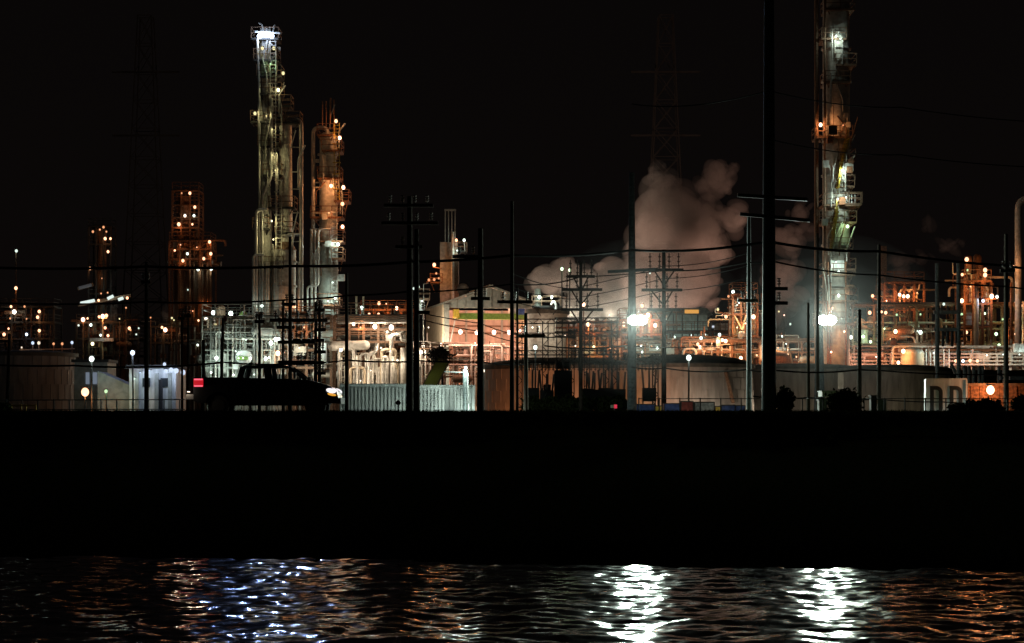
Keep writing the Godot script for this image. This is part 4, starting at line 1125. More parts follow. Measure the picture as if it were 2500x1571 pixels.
	var E := thing("lamp_row", "row of small white and amber lamps on short posts behind left tank", "lamps", G(120, 280))
	for l in [[79, 838, "bl", 0.6], [94, 838, "ww", 0.6], [130, 840, "na", 0.46], [151, 840, "na", 0.5], [175, 837, "bl", 0.56], [52, 849, "ww", 0.34]]:
		rod(E, "post", Vector3(loc(E, l[0], 0, 280).x, 0, 0), loc(E, l[0], l[1], 280), 0.14, M.brown)
		lamp(E, l[0], l[1], 279.4, l[2], 5.0, l[3])
	bar(E, "rail", loc(E, 45, 855, 280), loc(E, 182, 852, 280), 0.16, M.brown)
	var U := thing("process_unit", "dark low unit with orange and yellow lamps before the brown steam puff", "process unit", G(430, 285), "process units")
	frame(U, 375, 500, [800, 840], 285, 5.0, 4, M.dark, 0.24)
	gear(U, 380, 495, 805, 890, 285, 5.0, 12, [M.rust, M.brown])
	pipes_up(U, 375, 498, 780, 880, 285, 5.0, 24, [M.brown, M.steel])
	lamps(U, 285, [[395, 800, "na", 6, 0.5, 3], [403, 806, "na", 24, 0.76, 3], [419, 777, "ye", 2, 0.4, 3], [424, 782, "ye", 2, 0.3, 3], [484, 783, "na", 6, 0.4, 3], [367, 776, "na", 3, 0.3, 3], [482, 843, "wh", 6, 0.4, 3], [501, 842, "wh", 6, 0.34, 3]])
	for x in [419, 367, 484]: rod(U, "lamp_mast", loc(U, x, 990, 285 - 2.8), loc(U, x, 782, 285 - 2.8), 0.12, M.brown)

# ---------------------------------------------------------------- tanks, yard buildings
func tank(label: String, px: float, ytop: float, d: float, wpx: float, m: Material, rise := 0.6) -> Node3D:
	var T := thing("storage_tank", label, "tank", G(px, d), "storage tanks")
	var k := d / F
	var r := wpx * 0.5 * k
	var h := (HY - ytop) * k + CY
	var n := 4
	for i in n:
		var c := CylinderMesh.new()
		c.top_radius = r - 0.04 * i
		c.bottom_radius = r - 0.04 * i
		c.height = h / n
		c.radial_segments = 72
		c.cap_top = i == n - 1
		put(T, "shell_course", c, m, Transform3D(Basis(), Vector3(0, h * (i + 0.5) / n, 0)))
	var c2 := CylinderMesh.new()
	c2.top_radius = r + 0.12
	c2.bottom_radius = r + 0.12
	c2.height = 0.3
	c2.radial_segments = 72
	put(T, "rim", c2, M.tankroof, Transform3D(Basis(), Vector3(0, h, 0)))
	var dome := SphereMesh.new()
	dome.radius = 1.0
	dome.height = 1.0
	dome.is_hemisphere = true
	dome.radial_segments = 64
	dome.rings = 10
	for i in 40:      # upright plate seams on the side seen
		var a := -PI * 0.05 + PI * 1.1 * i / 39.0
		var hgt := h / n
		for c in n:
			if (i + c) % 2: continue
			var rr := r - 0.04 * c + 0.006
			bar(T, "plate_seam", Vector3(cos(a) * rr, hgt * c, sin(a) * rr), Vector3(cos(a) * rr, hgt * (c + 1), sin(a) * rr), 0.05, m)
	put(T, "roof", dome, M.tankroof, Transform3D(Basis.from_scale(Vector3(r * 0.98, rise, r * 0.98)), Vector3(0, h + 0.12, 0)))
	return T

func yard() -> void:
	gain = 0.8
	tank("wide dark grey tank at the left edge behind the low pipe fence", 60, 868, 165, 250, M.tank, 0.3)
	var T := tank("salmon lit wide tank behind the black substation", 1372, 900, 168, 400, M.pinkwall, 0.8)
	lamp(T, 1298, 1005, 152, "na", 16.0, 0.2)  # unseen low lamps, put in front to light the tank wall
	lamp(T, 1388, 1005, 151, "na", 12.0, 0.2)
	lamp(T, 1470, 1005, 151, "na", 16.0, 0.2)
	lamp(T, 1215, 1005, 153, "na", 14.0, 0.2)
	T = tank("big pinkish grey tank with humped dark roof behind coloured containers", 1675, 896, 160, 330, M.tank, 0.9)
	bar(T, "stair", loc(T, 1770, 905, 155.3), loc(T, 1790, 985, 155.3), 0.25, M.brown, 0.6)
	for l in [[1570, "pk"], [1625, "ww"], [1680, "ww"], [1735, "ww"], [1790, "ww"]]: lamp(T, l[0], 1005, 150.5, l[1], 5.5, 0.16)  # hidden lamps near the ground that brighten the shell from below
	T = tank("dim olive grey tank between thick pole and right floodlight pole", 1935, 900, 172, 300, M.tank, 0.3)
	lamp(T, 1890, 1005, 158.0, "ww", 5.0, 0.16)  # unseen ground-level lamps lighting this tank
	lamp(T, 1960, 1005, 158.0, "ww", 4.0, 0.16)
	box(T, "level_gauge", loc(T, 2053, 930, 163), Vector3(0.45, 1.4, 0.2), M.white)
	T = tank("broad dark olive tank left of the lettered white container", 2170, 905, 170, 300, M.tank, 0.4)
	lamp(T, 2200, 1005, 156.0, "ye", 4.0, 0.16)  # unseen low lamp lighting the olive shell
	var bm := thing("earth_berm", "long dark earth berm in front of the far right pipework", "berm", G(2200, 185))
	var poly := PackedVector2Array([Vector2(-8, 0), Vector2(-3, 4.2), Vector2(3, 4.3), Vector2(8, 0)])
	put(bm, "earth", prism(poly, -26, 26), M.grass, Transform3D(Basis(Vector3.UP, PI / 2), Vector3(0, 0, 0)))
	gain = 0.17
	# left lit building
	var d := 132.0
	var k := d / F
	T = thing("control_building", "small white building lit by a row of bluish wall lamps, left of pickup", "building", G(385, d))
	var h := (HY - 897) * k
	box(T, "wall", Vector3(0, h * 0.5, 0), Vector3(112 * k, h, 4.0), M.white)
	put(T, "roof", prism(PackedVector2Array([Vector2(-1.85, 0), Vector2(1.85, 0), Vector2(1.7, 0.25), Vector2(-1.7, 0.25)]), -2.3, 2.5), M.dark, Transform3D(Basis(), Vector3(0, h, 0)))
	for x in [349, 396, 428]: box(T, "buttress", Vector3(loc(T, x, 0, d).x, h * 0.45, 2.1), Vector3(0.24, h * 0.9, 0.3), M.cladding)
	box(T, "door", Vector3(loc(T, 400, 0, d).x, 1.4, 2.03), Vector3(0.55, 2.0, 0.08), M.dark)
	for x in [370, 415]: box(T, "window", Vector3(loc(T, x, 0, d).x, 2.2, 2.03), Vector3(0.5, 0.6, 0.06), M.letter)
	put(T, "side_shed", prism(PackedVector2Array([Vector2(-1.4, 0), Vector2(1.1, 0), Vector2(1.1, 1.9), Vector2(-1.4, 3.0)]), -1.4, 1.2), M.cladding, Transform3D(Basis(), Vector3(-2.6, 0, -0.4)))
	lamps(T, d, [[401, 890, "bl", 2, 0.3, 2.8], [404, 907, "bl", 2, 0.36, 2.8], [417, 904, "bl", 3, 0.4, 2.8], [430, 906, "bl", 3, 0.42, 2.8], [446, 910, "bl", 4, 0.46, 2.8], [364, 905, "bl", 2, 0.14, 2.8], [341, 910, "bl", 1.5, 0.12, 2.8], [327, 925, "wh", 1, 0.2, 2.8]])
	T = thing("plant_office", "dark hut with three lit window panes behind the orange ground lamp", "building", G(232, 140))
	box(T, "wall", Vector3(0, 1.9, 0), Vector3(2.4, 3.8, 3.0), M.cladding)
	box(T, "roof", Vector3(0, 3.9, 0.1), Vector3(2.7, 0.2, 3.4), M.dark)
	glow("glow_window", Color(0.62, 0.75, 0.95), 0.22)
	for x in [213, 230, 243]: box(T, "lit_window", loc(T, x, 924, 138.45), Vector3(0.26 if x == 213 else 0.34, 0.85, 0.05), M.glow_window)
	for l in [["floodlight_post", "white floodlight on a slim post above the dark hut", 223, 877, "wh", 16.0, 0.46], ["street_lamp", "curved arm street lamp with white head over the lit building", 323, 862, "bl", 14.0, 0.4], ["ground_lamp", "bright orange ground lamp behind the low pipe fence", 207, 958, "na", 16.0, 0.7], ["signal_lamp", "small green signal lamp behind the low pipe fence", 258, 956, "gr", 4.0, 0.3], ["street_lamp", "bright white lamp on a short post in front of the humped tank roof", 1682, 874, "wh", 14.0, 0.46], ["street_lamp", "white lamp on a post at the left end of the substation", 1307, 849, "wh", 14.0, 0.36], ["street_lamp", "small lamp on a post right of the white trailers", 1180, 906, "ww", 8.0, 0.26]]:
		var ld := 128.0
		var P := thing(l[0], l[1], "lamp", G(l[2], ld), "yard lamps")
		rod(P, "post", Vector3(0, 0, -0.2), loc(P, l[2], l[3] + 5, ld + 0.2), 0.12, M.dark)
		lamp(P, l[2], l[3], ld, l[4], l[5], l[6])
	gain = 0.6
	# white trailers / corrugated containers
	corrugated("long dim white corrugated container left of the twin dark poles", 918, 941, 104.0, 170, 7.0)
	corrugated("brighter white corrugated container right of the twin dark poles", 1089, 944, 104.0, 142, 34.0)
	T = thing("lamp_post", "pale lamp post standing against the white corrugated container", "lamp", G(1135, 101.5), "yard lamps")
	rod(T, "post", Vector3.ZERO, loc(T, 1135, 903, 101.5), 0.24, M.greypole)
	rod(T, "conduit", Vector3(0.2, 0, 0.1), loc(T, 1141, 905, 101.4), 0.08, M.white)
	lamp(T, 1137, 899, 100.9, "wh", 6.0, 0.24)
	bar(T, "bracket_rail", loc(T, 1085, 908, 101.5), loc(T, 1133, 910, 101.5), 0.06, M.greypole)
	T = thing("round_sign", "dark round headed sign in front of the dim container", "sign", G(972, 92), "")
	rod(T, "post", Vector3.ZERO, loc(T, 972, 990, 92), 0.06, M.dark)
	put(T, "disc", S.cyl, M.dark, Transform3D(Basis(Vector3.RIGHT, PI / 2) * Basis.from_scale(Vector3(0.24, 0.04, 0.24)), loc(T, 972, 984, 92)))
	# coloured containers in front of the humped tank
	for c in [["dark blue container at the foot of the left floodlight pole", 1575, 988, 46, "blue"], ["orange crate beside the left blue container", 1606, 992, 18, "yellow"], ["dark blue container behind the red crate", 1640, 986, 40, "blue"], ["red upright crate beside the grey box", 1676, 981, 30, "red"], ["grey blue box with dark frame, rightmost of the pair", 1718, 983, 48, "greypole"], ["small orange drum crate between grey box and blue containers", 1751, 993, 14, "yellow"], ["bright blue container left half of the pair", 1776, 990, 34, "blue"], ["bright blue container right half of the pair", 1805, 991, 24, "blue"]]:
		var dd := 108.0
		var w: float = c[3] / F * dd
		T = thing("container", c[0], "container", G(c[1], dd), "coloured yard containers")
		var hh: float = (HY - c[2]) / F * dd + CY
		box(T, "body", Vector3(0, hh * 0.5, 0), Vector3(w, hh, 0.9), M[c[4]])
		for s in [-1, 1]: box(T, "corner_post", Vector3(s * w * 0.5, hh * 0.5, 0.46), Vector3(0.06, hh + 0.04, 0.06), M.dark)
		box(T, "top_frame", Vector3(0, hh, 0.46), Vector3(w, 0.06, 0.06), M.dark)
		if c[1] in [1676, 1776]: lamp_at(T, Vector3(0.4, 0.08, 4.0), "ww", 2.4, 0.1)  # small lamp added before the containers to brighten them
		for i in int(w / 0.16): box(T, "rib", Vector3(-w * 0.5 + 0.1 + i * 0.16, hh * 0.5, 0.455), Vector3(0.05, hh * 0.92, 0.03), M[c[4]])

func corrugated(label: String, px: float, ytop: float, d: float, wpx: float, e: float) -> void:
	var T := thing("corrugated_container", label, "container", G(px, d), "white corrugated containers")
	var w := wpx / F * d
	var h := (HY - ytop) / F * d + CY
	box(T, "body", Vector3(0, h * 0.5 + 0.05, 0), Vector3(w, h - 0.1, 2.3), M.white)
	var st := tools()
	var n := int(w / 0.19)
	for i in n: add_box(st, Vector3(-w * 0.5 + (i + 0.5) * w / n, h * 0.48, 1.2), Vector3(0.09, h * 0.86, 0.16))
	put(T, "ribs", st.commit(), M.white, Transform3D())
	rod(T, "top_rail", Vector3(-w * 0.5, h, 1.15), Vector3(w * 0.5, h, 1.15), 0.14, M.white)
	bar(T, "bottom_rail", Vector3(-w * 0.5, 0.06, 1.16), Vector3(w * 0.5, 0.06, 1.16), 0.12, M.cladding)
	for s in [-1, 1]: box(T, "corner_post", Vector3(s * (w * 0.5 - 0.06), h * 0.5, 1.19), Vector3(0.12, h, 0.06), M.white)
	lamp_at(T, Vector3(w * 0.75, 0.08, 4.4), "wh", e * 0.7, 0.1)      # low lamp added in front to light the ribs, out of sight
	box(T, "door_plate", Vector3(w * 0.42, h * 0.3, 1.21), Vector3(0.3, 0.35, 0.02), M.cladding)

func substation() -> void:
	var d := 125.0
	for g in [["left lattice gantry of the black substation", 1268, 1395, 785], ["middle lattice gantry of the black substation with three beams", 1366, 1500, 782], ["right lattice gantry of the black substation beside the floodlight pole", 1480, 1600, 868]]:
		var T := thing("substation_gantry", g[0], "gantry", G((g[1] + g[2]) * 0.5, d), "substation gantries")
		for x in [g[1], (g[1] + g[2]) * 0.5, g[2]]:
			var st := tools()
			var a := loc(T, x, HY, d)
			a.y = 0
			var b := loc(T, x, g[3], d)
			for s in [-0.18, 0.18]:
				for z in [-0.18, 0.18]: add_bar(st, a + Vector3(s, 0, z), b + Vector3(s, 0, z), 0.06)
			var y := 0.0
			var f := 1.0
			while y < b.y - 0.45:
				for z in [-0.18, 0.18]: add_bar(st, Vector3(a.x - 0.18 * f, y, z), Vector3(a.x + 0.18 * f, y + 0.45, z), 0.035)
				y += 0.45
				f = -f
			put(T, "lattice_post", st.commit(), M.dark, Transform3D())
		for y in ([g[3], g[3] + 34, 862, 880] if g[3] < 800 else [870, 884]):
			var st := tools()
			var a := loc(T, g[1] - 12, y, d)
			var b := loc(T, g[2] + 12, y, d)
			for s in [-0.14, 0.14]: add_bar(st, a + Vector3(0, s, 0), b + Vector3(0, s, 0), 0.07)
			var n := int((b.x - a.x) / 0.4)
			for i in n: add_bar(st, a.lerp(b, float(i) / n) + Vector3(0, -0.14 if i % 2 else 0.14, 0), a.lerp(b, (i + 1.0) / n) + Vector3(0, 0.14 if i % 2 else -0.14, 0), 0.035)
			put(T, "lattice_beam", st.commit(), M.dark, Transform3D())
		for i in 13:
			var p := loc(T, lerpf(g[1], g[2], (i + 0.5) / 13.0), 888, d)
			var st := tools()
			for j in 5: st.append_from(S.cyl, 0, Transform3D(Basis.from_scale(Vector3(0.16, 0.05, 0.16)), Vector3(0, -0.1 * j, 0)))
			add_bar(st, Vector3(0, -0.5, 0), Vector3(0, 0.1, 0), 0.04)
			put(T, "insulator", st.commit(), M.ceramic, Transform3D(Basis(), p))
	for b in [[1300, 905], [1335, 915], [1432, 908], [1452, 912], [1478, 905], [1510, 910], [1585, 905]]:
		var T := thing("circuit_breaker", "", "breaker", G(b[0], d - 1.5), "substation breakers")
		T.set_meta("label", "dark substation breaker post, %s" % {1300: "left of the black transformer, farther one", 1335: "just left of the black transformer", 1432: "just right of the black transformer", 1452: "second right of the black transformer", 1478: "third right of the black transformer", 1510: "left of the floodlight pole foot", 1585: "right of the floodlight pole foot"}[b[0]])
		var h := loc(T, b[0], b[1], d).y
		for s in [-0.35, 0.0, 0.35]:
			rod(T, "bushing", Vector3(s, h * 0.55, 0), Vector3(s * 1.3, h, 0), 0.13, M.ceramic)
		box(T, "cabinet", Vector3(0, h * 0.45, 0), Vector3(0.9, h * 0.3, 0.6), M.dark)
		for s in [-0.4, 0.4]: bar(T, "leg", Vector3(s, 0, 0), Vector3(s, h * 0.35, 0), 0.08, M.dark)
	var X := thing("transformer", "big black boxy transformer in the middle of the substation", "transformer", G(1375, d - 2))
	var h := loc(X, 0, 905, d - 2).y
	box(X, "tank", Vector3(0, h * 0.5, 0), Vector3(1.15, h, 1.0), M.black)
	for i in 7: box(X, "radiator_fin", Vector3(-0.54 + i * 0.18, h * 0.45, 0.56), Vector3(0.05, h * 0.75, 0.14), M.black)
	for s in [-0.4, 0.0, 0.4]: rod(X, "bushing", Vector3(s, h, 0), Vector3(s * 1.2, h + 0.6, 0), 0.12, M.ceramic)
	rod(X, "conservator", Vector3(-0.5, h + 0.3, -0.3), Vector3(0.5, h + 0.3, -0.3), 0.4, M.black)
	X = thing("switch_cabinet", "small dark square cabinet against the salmon tank, left of transformer", "cabinet", G(1336, d + 1))
	box(X, "body", Vector3(0, 1.0, 0), Vector3(0.5, 2.0, 0.5), M.black)
	box(X, "door", Vector3(0, 1.0, 0.26), Vector3(0.42, 1.7, 0.03), M.dark)
	# clipped dark hedge in front, plant by plant
	var where := {1300: "at its left end", 1342: "second from its left end", 1384: "third from its left end", 1426: "fourth from its left end", 1468: "fifth from its left end", 1510: "at its right end"}
	for x in where: shrub("dark clipped hedge bush before the substation, " + where[x], x, 968, 112, 56, "hedge bushes before the substation")
	var c := thing("tail_light_marker", "small red and white reflector lamp in front of the dark hedge", "lamp", G(1500, 100))
	rod(c, "post", Vector3.ZERO, loc(c, 1500, 997, 100), 0.05, M.dark)
	glow("glow_red", Color(1.0, 0.05, 0.1), 0.6)
	box(c, "lamp_lens", loc(c, 1503, 993, 100), Vector3(0.16, 0.2, 0.06), M.glow_red)
	box(c, "lamp_case", loc(c, 1495, 993, 100), Vector3(0.16, 0.16, 0.08), M.white)

# ---------------------------------------------------------------- right yard
func right_yard() -> void:
	gain = 0.3
	var d := 101.0
	var k := d / F
	var T := thing("lettered_container", "white container end with big dark letters near the right edge", "container", G(2311, d))
	var h := (HY - 927) * k + CY
	box(T, "body", Vector3(0, h * 0.5, -0.25), Vector3(98 * k, h, 0.5), M.white)
	box(T, "top_rail", Vector3(0, h + 0.02, 0.02), Vector3(100 * k, 0.08, 0.1), M.white)
	for s in [-1, 1]: box(T, "corner_post", Vector3(s * 49 * k, h * 0.5, 0.02), Vector3(0.08, h, 0.1), M.white)
	for x in [2286, 2334]: put(T, "letter_d", letter_d(31 * k, 70 * k, 9.5 * k), M.letter, Transform3D(Basis(), Vector3(loc(T, x, 0, d).x - 15 * k, (HY - 1013) * k + CY, 0.012)))
	lamp_at(T, Vector3(-0.5, 0.08, 5.0), "wh", 16.0, 0.1)  # added lamp, hidden by the crest, lights the lettered front
	T = thing("brick_red_wall", "long brown red wall lit by a round orange lamp at the right edge", "wall", G(2450, d + 0.5))
	box(T, "wall", Vector3(0, (HY - 932) * k * 0.5, 0), Vector3(176 * k, (HY - 932) * k, 0.3), M.rust)
	box(T, "coping", Vector3(0, (HY - 932) * k, 0.05), Vector3(178 * k, 0.12, 0.45), M.brown)
	for i in 8: box(T, "pilaster", Vector3((-80 + i * 22) * k, (HY - 932) * k * 0.48, 0.17), Vector3(0.07, (HY - 932) * k * 0.9, 0.05), M.rust)
	box(T, "ledge", Vector3(0, (HY - 984) * k, 0.2), Vector3(176 * k, 0.06, 0.12), M.brown)
	lamp(T, 2419, 953, d - 0.5, "na", 9.0, 0.56).get_child(0).material_override = M.glow_na_hot
	# stored equipment above the wall line
	T = thing("pipe_stack", "row of upright grey cylinders behind the brown red wall", "cylinders", G(2400, 112))
	for x in [2356, 2367, 2378, 2392, 2400, 2440, 2452]: capsule(T, "cylinder", Vector3(loc(T, x, 0, 112).x, 0, 0), loc(T, x, 895, 112), 0.2, M.greypole)
	bar(T, "rail", loc(T, 2345, 915, 111.6), loc(T, 2470, 915, 111.6), 0.06, M.dark)
	for x in [2450, 2474, 2490]: box(T, "crate", loc(T, x, 924, 110), Vector3(0.4, 0.2, 0.3), M.greypole)
	# H-frame
	T = thing("h_frame_pole", "pale grey twin post frame with cross beam above the lettered container", "pole", G(2315, 110), "utility poles")
	for x in [2289, 2341]: rod(T, "post", Vector3(loc(T, x, 0, 110).x, 0, 0), loc(T, x, 643, 110), 0.24, M.greypole)
	for y in [763, 805]: bar(T, "crossbeam", loc(T, 2280, y, 110), loc(T, 2345, y, 110), 0.2, M.greypole)
	for x in [2300, 2315, 2330]: rod(T, "insulator", loc(T, x, 763, 110), loc(T, x, 746, 110), 0.12, M.ceramic)
	bar(T, "brace", loc(T, 2322, 885, 110), loc(T, 2334, 915, 110), 0.14, M.greypole)
	for i in 5: rod(T, "bushing", loc(T, 2292 + i * 11, 805, 110), loc(T, 2292 + i * 11, 838 + (i % 2) * 8, 110), 0.16, M.steelpole)
	# yard clutter between the poles
	for c in [["pale cabinet beside the thick pole", 1878, 951, 30, 12, 0.9, "white"], ["tall pale cabinet under the thick pole", 1884, 975, 16, 40, 0.5, "greypole"], ["flat topped white pickup canopy beside right floodlight pole", 2020, 957, 34, 12, 1.2, "white"], ["blue grey drum locker by the right floodlight pole", 2008, 978, 20, 40, 0.6, "greypole"], ["pale locker at the foot of the dark pole right of the shrubs", 2152, 979, 20, 40, 0.6, "greypole"], ["dark cabinet in front of the broad olive tank", 2132, 968, 14, 40, 0.5, "dark"], ["small yellow bin below right floodlight shrub", 2088, 1012, 14, 10, 0.5, "yellow"]]:
		var dd := 95.0
		T = thing("yard_cabinet", c[0], "cabinet", Vector3(at(c[1], 0, dd).x, 0, -dd), "yard cabinets")
		var w: float = c[3] / F * dd
		var top: float = (HY - c[2]) / F * dd + CY
		var hh: float = maxf(0.2, minf(top, c[4] / F * dd))
		box(T, "body", Vector3(0, top - hh * 0.5, 0), Vector3(w, hh, c[5]), M[c[6]])
		box(T, "lid", Vector3(0, top + 0.02, 0.03), Vector3(w + 0.08, 0.05, c[5] + 0.1), M[c[6]])
		if top - hh > 0.1:
			for s in [-0.45, 0.45]: box(T, "leg", Vector3(s * w, (top - hh) * 0.5, 0), Vector3(0.06, top - hh, 0.06), M.dark)
	shrub("rounded dark shrub right of the thick pole", 1917, 948, 88, 48, "roadside shrubs")
	shrub("large rounded dark shrub beside the right floodlight pole", 2062, 948, 88, 84, "roadside shrubs")
	shrub("big black bush in front of the brown red wall", 2402, 976, 72.8, 104, "roadside shrubs")
	shrub("dark bush at the very right edge", 2508, 964, 74, 70, "roadside shrubs")
	shrub("low dark bush at the left edge behind the road", 2, 985, 86, 50, "roadside shrubs")
	shrub("tan dry bush left of the big black bush", 2338, 985, 73, 40, "roadside shrubs").get_child(0).material_override = M.drygrass

func letter_d(w: float, h: float, t: float) -> ArrayMesh:
	var outer: Array = []
	var inner: Array = []
	var r := w * 0.5
	outer.append_array([Vector2(0, 0), Vector2(0, h)])
	inner.append_array([Vector2(t, t), Vector2(t, h - t)])
	for k in 7:
		var a := PI / 2 - PI / 2 * k / 6.0
		outer.append(Vector2(w - r + cos(a) * r, h - r + sin(a) * r))
		inner.append(Vector2(w - r + cos(a) * (r - t), h - r + sin(a) * (r - t)))
	for k in 7:
		var a := -PI / 2 * k / 6.0
		outer.append(Vector2(w - r + cos(a) * r, r + sin(a) * r))
		inner.append(Vector2(w - r + cos(a) * (r - t), r + sin(a) * (r - t)))
	var st := tools()
	st.set_smooth_group(-1)
	var n := outer.size()
	for k in n:
		var o: Vector2 = outer[k]
		var p: Vector2 = outer[(k + 1) % n]
		var i: Vector2 = inner[k]
		var j: Vector2 = inner[(k + 1) % n]
		quad(st, Vector3(o.x, o.y, 0.02), Vector3(p.x, p.y, 0.02), Vector3(j.x, j.y, 0.02), Vector3(i.x, i.y, 0.02))
		quad(st, Vector3(o.x, o.y, 0), Vector3(p.x, p.y, 0), Vector3(p.x, p.y, 0.02), Vector3(o.x, o.y, 0.02))
	st.generate_normals()
	return st.commit()

# ---------------------------------------------------------------- poles, floodlights, cables
func floodlight(label: String, px: float, py: float, d: float, polepx: float, ytop: float, wpx: float) -> void:
	var T := thing("floodlight_pole", label, "floodlight", G(polepx, d), "floodlight poles")
	var h := loc(T, polepx, ytop, d).y
	var c := CylinderMesh.new()
	c.bottom_radius = wpx * 0.55 / F * d
	c.top_radius = wpx * 0.3 / F * d
	c.height = h
	c.radial_segments = 16
	put(T, "post", c, M.steelpole, Transform3D(Basis(), Vector3(0, h * 0.5, 0)))
	var p := loc(T, px, py, d - 1.3)
	var L := sub(T, "floodlight_head", p)
	box(L, "housing", Vector3(0, 0, -0.12), Vector3(0.95, 0.44, 0.2), M.dark)
	for i in 2: ball(L, "lamp_face", Vector3(-0.18 + i * 0.36, 0, 0.0), Vector3(0.7, 0.52, 0.24), M.glow_flood)
	if ytop < 600: bar(T, "crossarm", loc(T, 1484, 664, d - 0.3), loc(T, 1600, 658, d - 0.3), 0.16, M.steelpole)
	bar(T, "bracket", Vector3(0, p.y, 0.0), p + Vector3(0, 0, -0.2), 0.1, M.dark)
	spot(L, "flood_light", Vector3(0, 0, 0.25), Vector3(-0.12, PI, 0), LAMP_COLORS.wh, 110.0, 26.0, 0.35)
	spot(L, "flood_spill_light", Vector3(0, 0, 0.3), Vector3(0, PI, 0), LAMP_COLORS.wh, 170.0, 78.0, 0.3, 0.15)

func poles() -> void:
	floodlight("pole with left white floodlight blazing towards the water", 1557, 782, 105.0, 1543, 422, 22)
	floodlight("pole with right white floodlight blazing towards the water", 2019, 782, 105.0, 2001, 770, 26)
	pole("leaning pole with pale side at the left edge", 16, 815, 100, 9, M.wood, [], -0.03)
	pole("thin tall dark pole left of the lit white building", 357, 640, 98, 11, M.wood, [[690, 345, 369, 2]])
	pole("short dark pole before the lit building, left of pair", 444, 766, 100, 6, M.wood, [[778, 436, 452, 2]])
	pole("short dark pole before the lit building, right of pair", 459, 765, 100, 6, M.wood, [[772, 451, 468, 2]])
	pole("dark pole rising behind the pickup tailgate", 496, 830, 96, 10, M.wood)
	var R := pole("leaning dark pole with red tip behind the pickup bed", 537, 776, 95, 9, M.wood, [], -0.03)
	box(R, "red_flag", loc(R, 549, 778, 95) , Vector3(0.16, 0.26, 0.03), M.red)
	pole("slim dark pole above the pickup cab", 633, 768, 95, 8, M.wood, [[786, 622, 646, 2]])
	pole("slim dark pole with insulator can, left of tall thin pole", 691, 735, 97, 8, M.wood, [[800, 676, 720, 3]])
	pole("tall thin dark pole in front of the twin tower base", 708, 578, 96, 10, M.wood, [[744, 694, 722, 2], [783, 660, 768, 4], [836, 680, 770, 4], [885, 680, 770, 4]])
	pole("dark pole of the insulator rack, left of pair", 770, 738, 98, 9, M.wood, [[783, 740, 800, 3], [832, 715, 792, 4], [886, 720, 792, 4]])
	pole("dark pole of the insulator rack, right of pair", 780, 733, 98, 9, M.wood, [[758, 770, 792, 2], [806, 768, 796, 2], [860, 768, 796, 2], [912, 768, 796, 2]])
	pole("dark pole between insulator rack and warm pipe unit", 846, 668, 94, 10, M.wood)
	pole("thick dark pole with wide crossarms, left of twin pair", 1000, 480, 93, 17, M.wood, [[503, 938, 1058, 4], [546, 932, 1070, 4], [604, 966, 1032, 2]])
	pole("dark pole close to the thick crossarm pole, right of twin pair", 1017, 560, 92, 15, M.wood, [[764, 1017, 1050, 1]])
	pole("dark blurred pole before the shed", 1173, 558, 94, 17, M.wood, [[628, 1105, 1172, 2], [730, 1150, 1196, 2]])
	pole("slender dark pole right of the shed gable", 1250, 492, 94, 11, M.wood, [[738, 1214, 1300, 3]])
	pole("slim dark pole in front of the pale upright tank", 1263, 700, 96, 7, M.wood)
	pole("dark pole at the right eave of the shed", 1284, 765, 100, 12, M.wood, [[820, 1262, 1330, 2]])
	pole("black transmission pole with three insulator arms above the substation", 1418, 640, 110, 10, M.wood, [[708, 1372, 1470, 4, 0.0, 2.2], [757, 1370, 1472, 4, 0.0, 2.2], [676, 1384, 1452, 4, 0.0, 2.2]])
	pole("black transmission pole with insulator arms right of the left floodlight", 1621, 610, 110, 12, M.wood, [[660, 1575, 1668, 4, 0.0, 2.2], [709, 1566, 1665, 4, 0.0, 2.2], [757, 1580, 1660, 4, 0.0, 2.2]])
	pole("pole with pale lit side left of the thickest pole", 1829, 525, 96, 12, M.greypole, [[735, 1800, 1850, 2]])
	pole("thickest black pole with two high crossarms, rising out of frame", 1878, -60, 88, 33, M.steelpole, [[478, 1800, 1970, 0, -0.2], [524, 1806, 1976, 0, -0.3], [706, 1880, 1922, 1], [741, 1880, 1922, 1]])
	pole("thin dark pole left of the right floodlight pole", 1974, 740, 100, 9, M.wood)
	pole("long thin dark pole in front of the tall right tower", 1997, 570, 101, 8, M.wood)
	pole("dark pole right of the right floodlight", 2099, 756, 98, 11, M.wood)
	pole("tall dark pole with pale conduit left of the orange frame", 2147, 598, 98, 10, M.wood)
	pole("dark pole near the right edge before the flue", 2457, 572, 100, 12, M.wood, [[662, 2440, 2476, 2]])
	# faint lattice mast behind
	var d := 330.0
	for mm in [["faint lattice transmission mast behind the steam plume", 1625, 40, 330.0], ["barely visible lattice mast left of the red brown tower", 355, 40, 340.0]]:
		d = mm[3]
		var T := thing("lattice_mast", mm[0], "mast", G(mm[1], d), "lattice masts")
		var st := tools()
		var H := loc(T, 0, mm[2], d).y
		var n := 14
		for i in n:
			var y0 := H * i / n
			var y1 := H * (i + 1) / n
			var w0 := lerpf(4.2, 1.2, float(i) / n)
			var w1 := lerpf(4.2, 1.2, (i + 1.0) / n)
			for z in [-1, 1]:
				for s in [-1, 1]:
					add_bar(st, Vector3(s * w0, y0, z * w0), Vector3(s * w1, y1, z * w1), 0.2)
				add_bar(st, Vector3(-w0, y0, z * w0), Vector3(w1, y1, z * w1), 0.12)
				add_bar(st, Vector3(w0, y0, z * w0), Vector3(-w1, y1, z * w1), 0.12)
				add_bar(st, Vector3(-w1, y1, z * w1), Vector3(w1, y1, z * w1), 0.12)
		put(T, "lattice", st.commit(), M.dark, Transform3D())
		for y in [0.86, 0.7]: bar(T, "crossarm", Vector3(-6, H * y, 0), Vector3(6, H * y, 0), 0.3, M.dark)

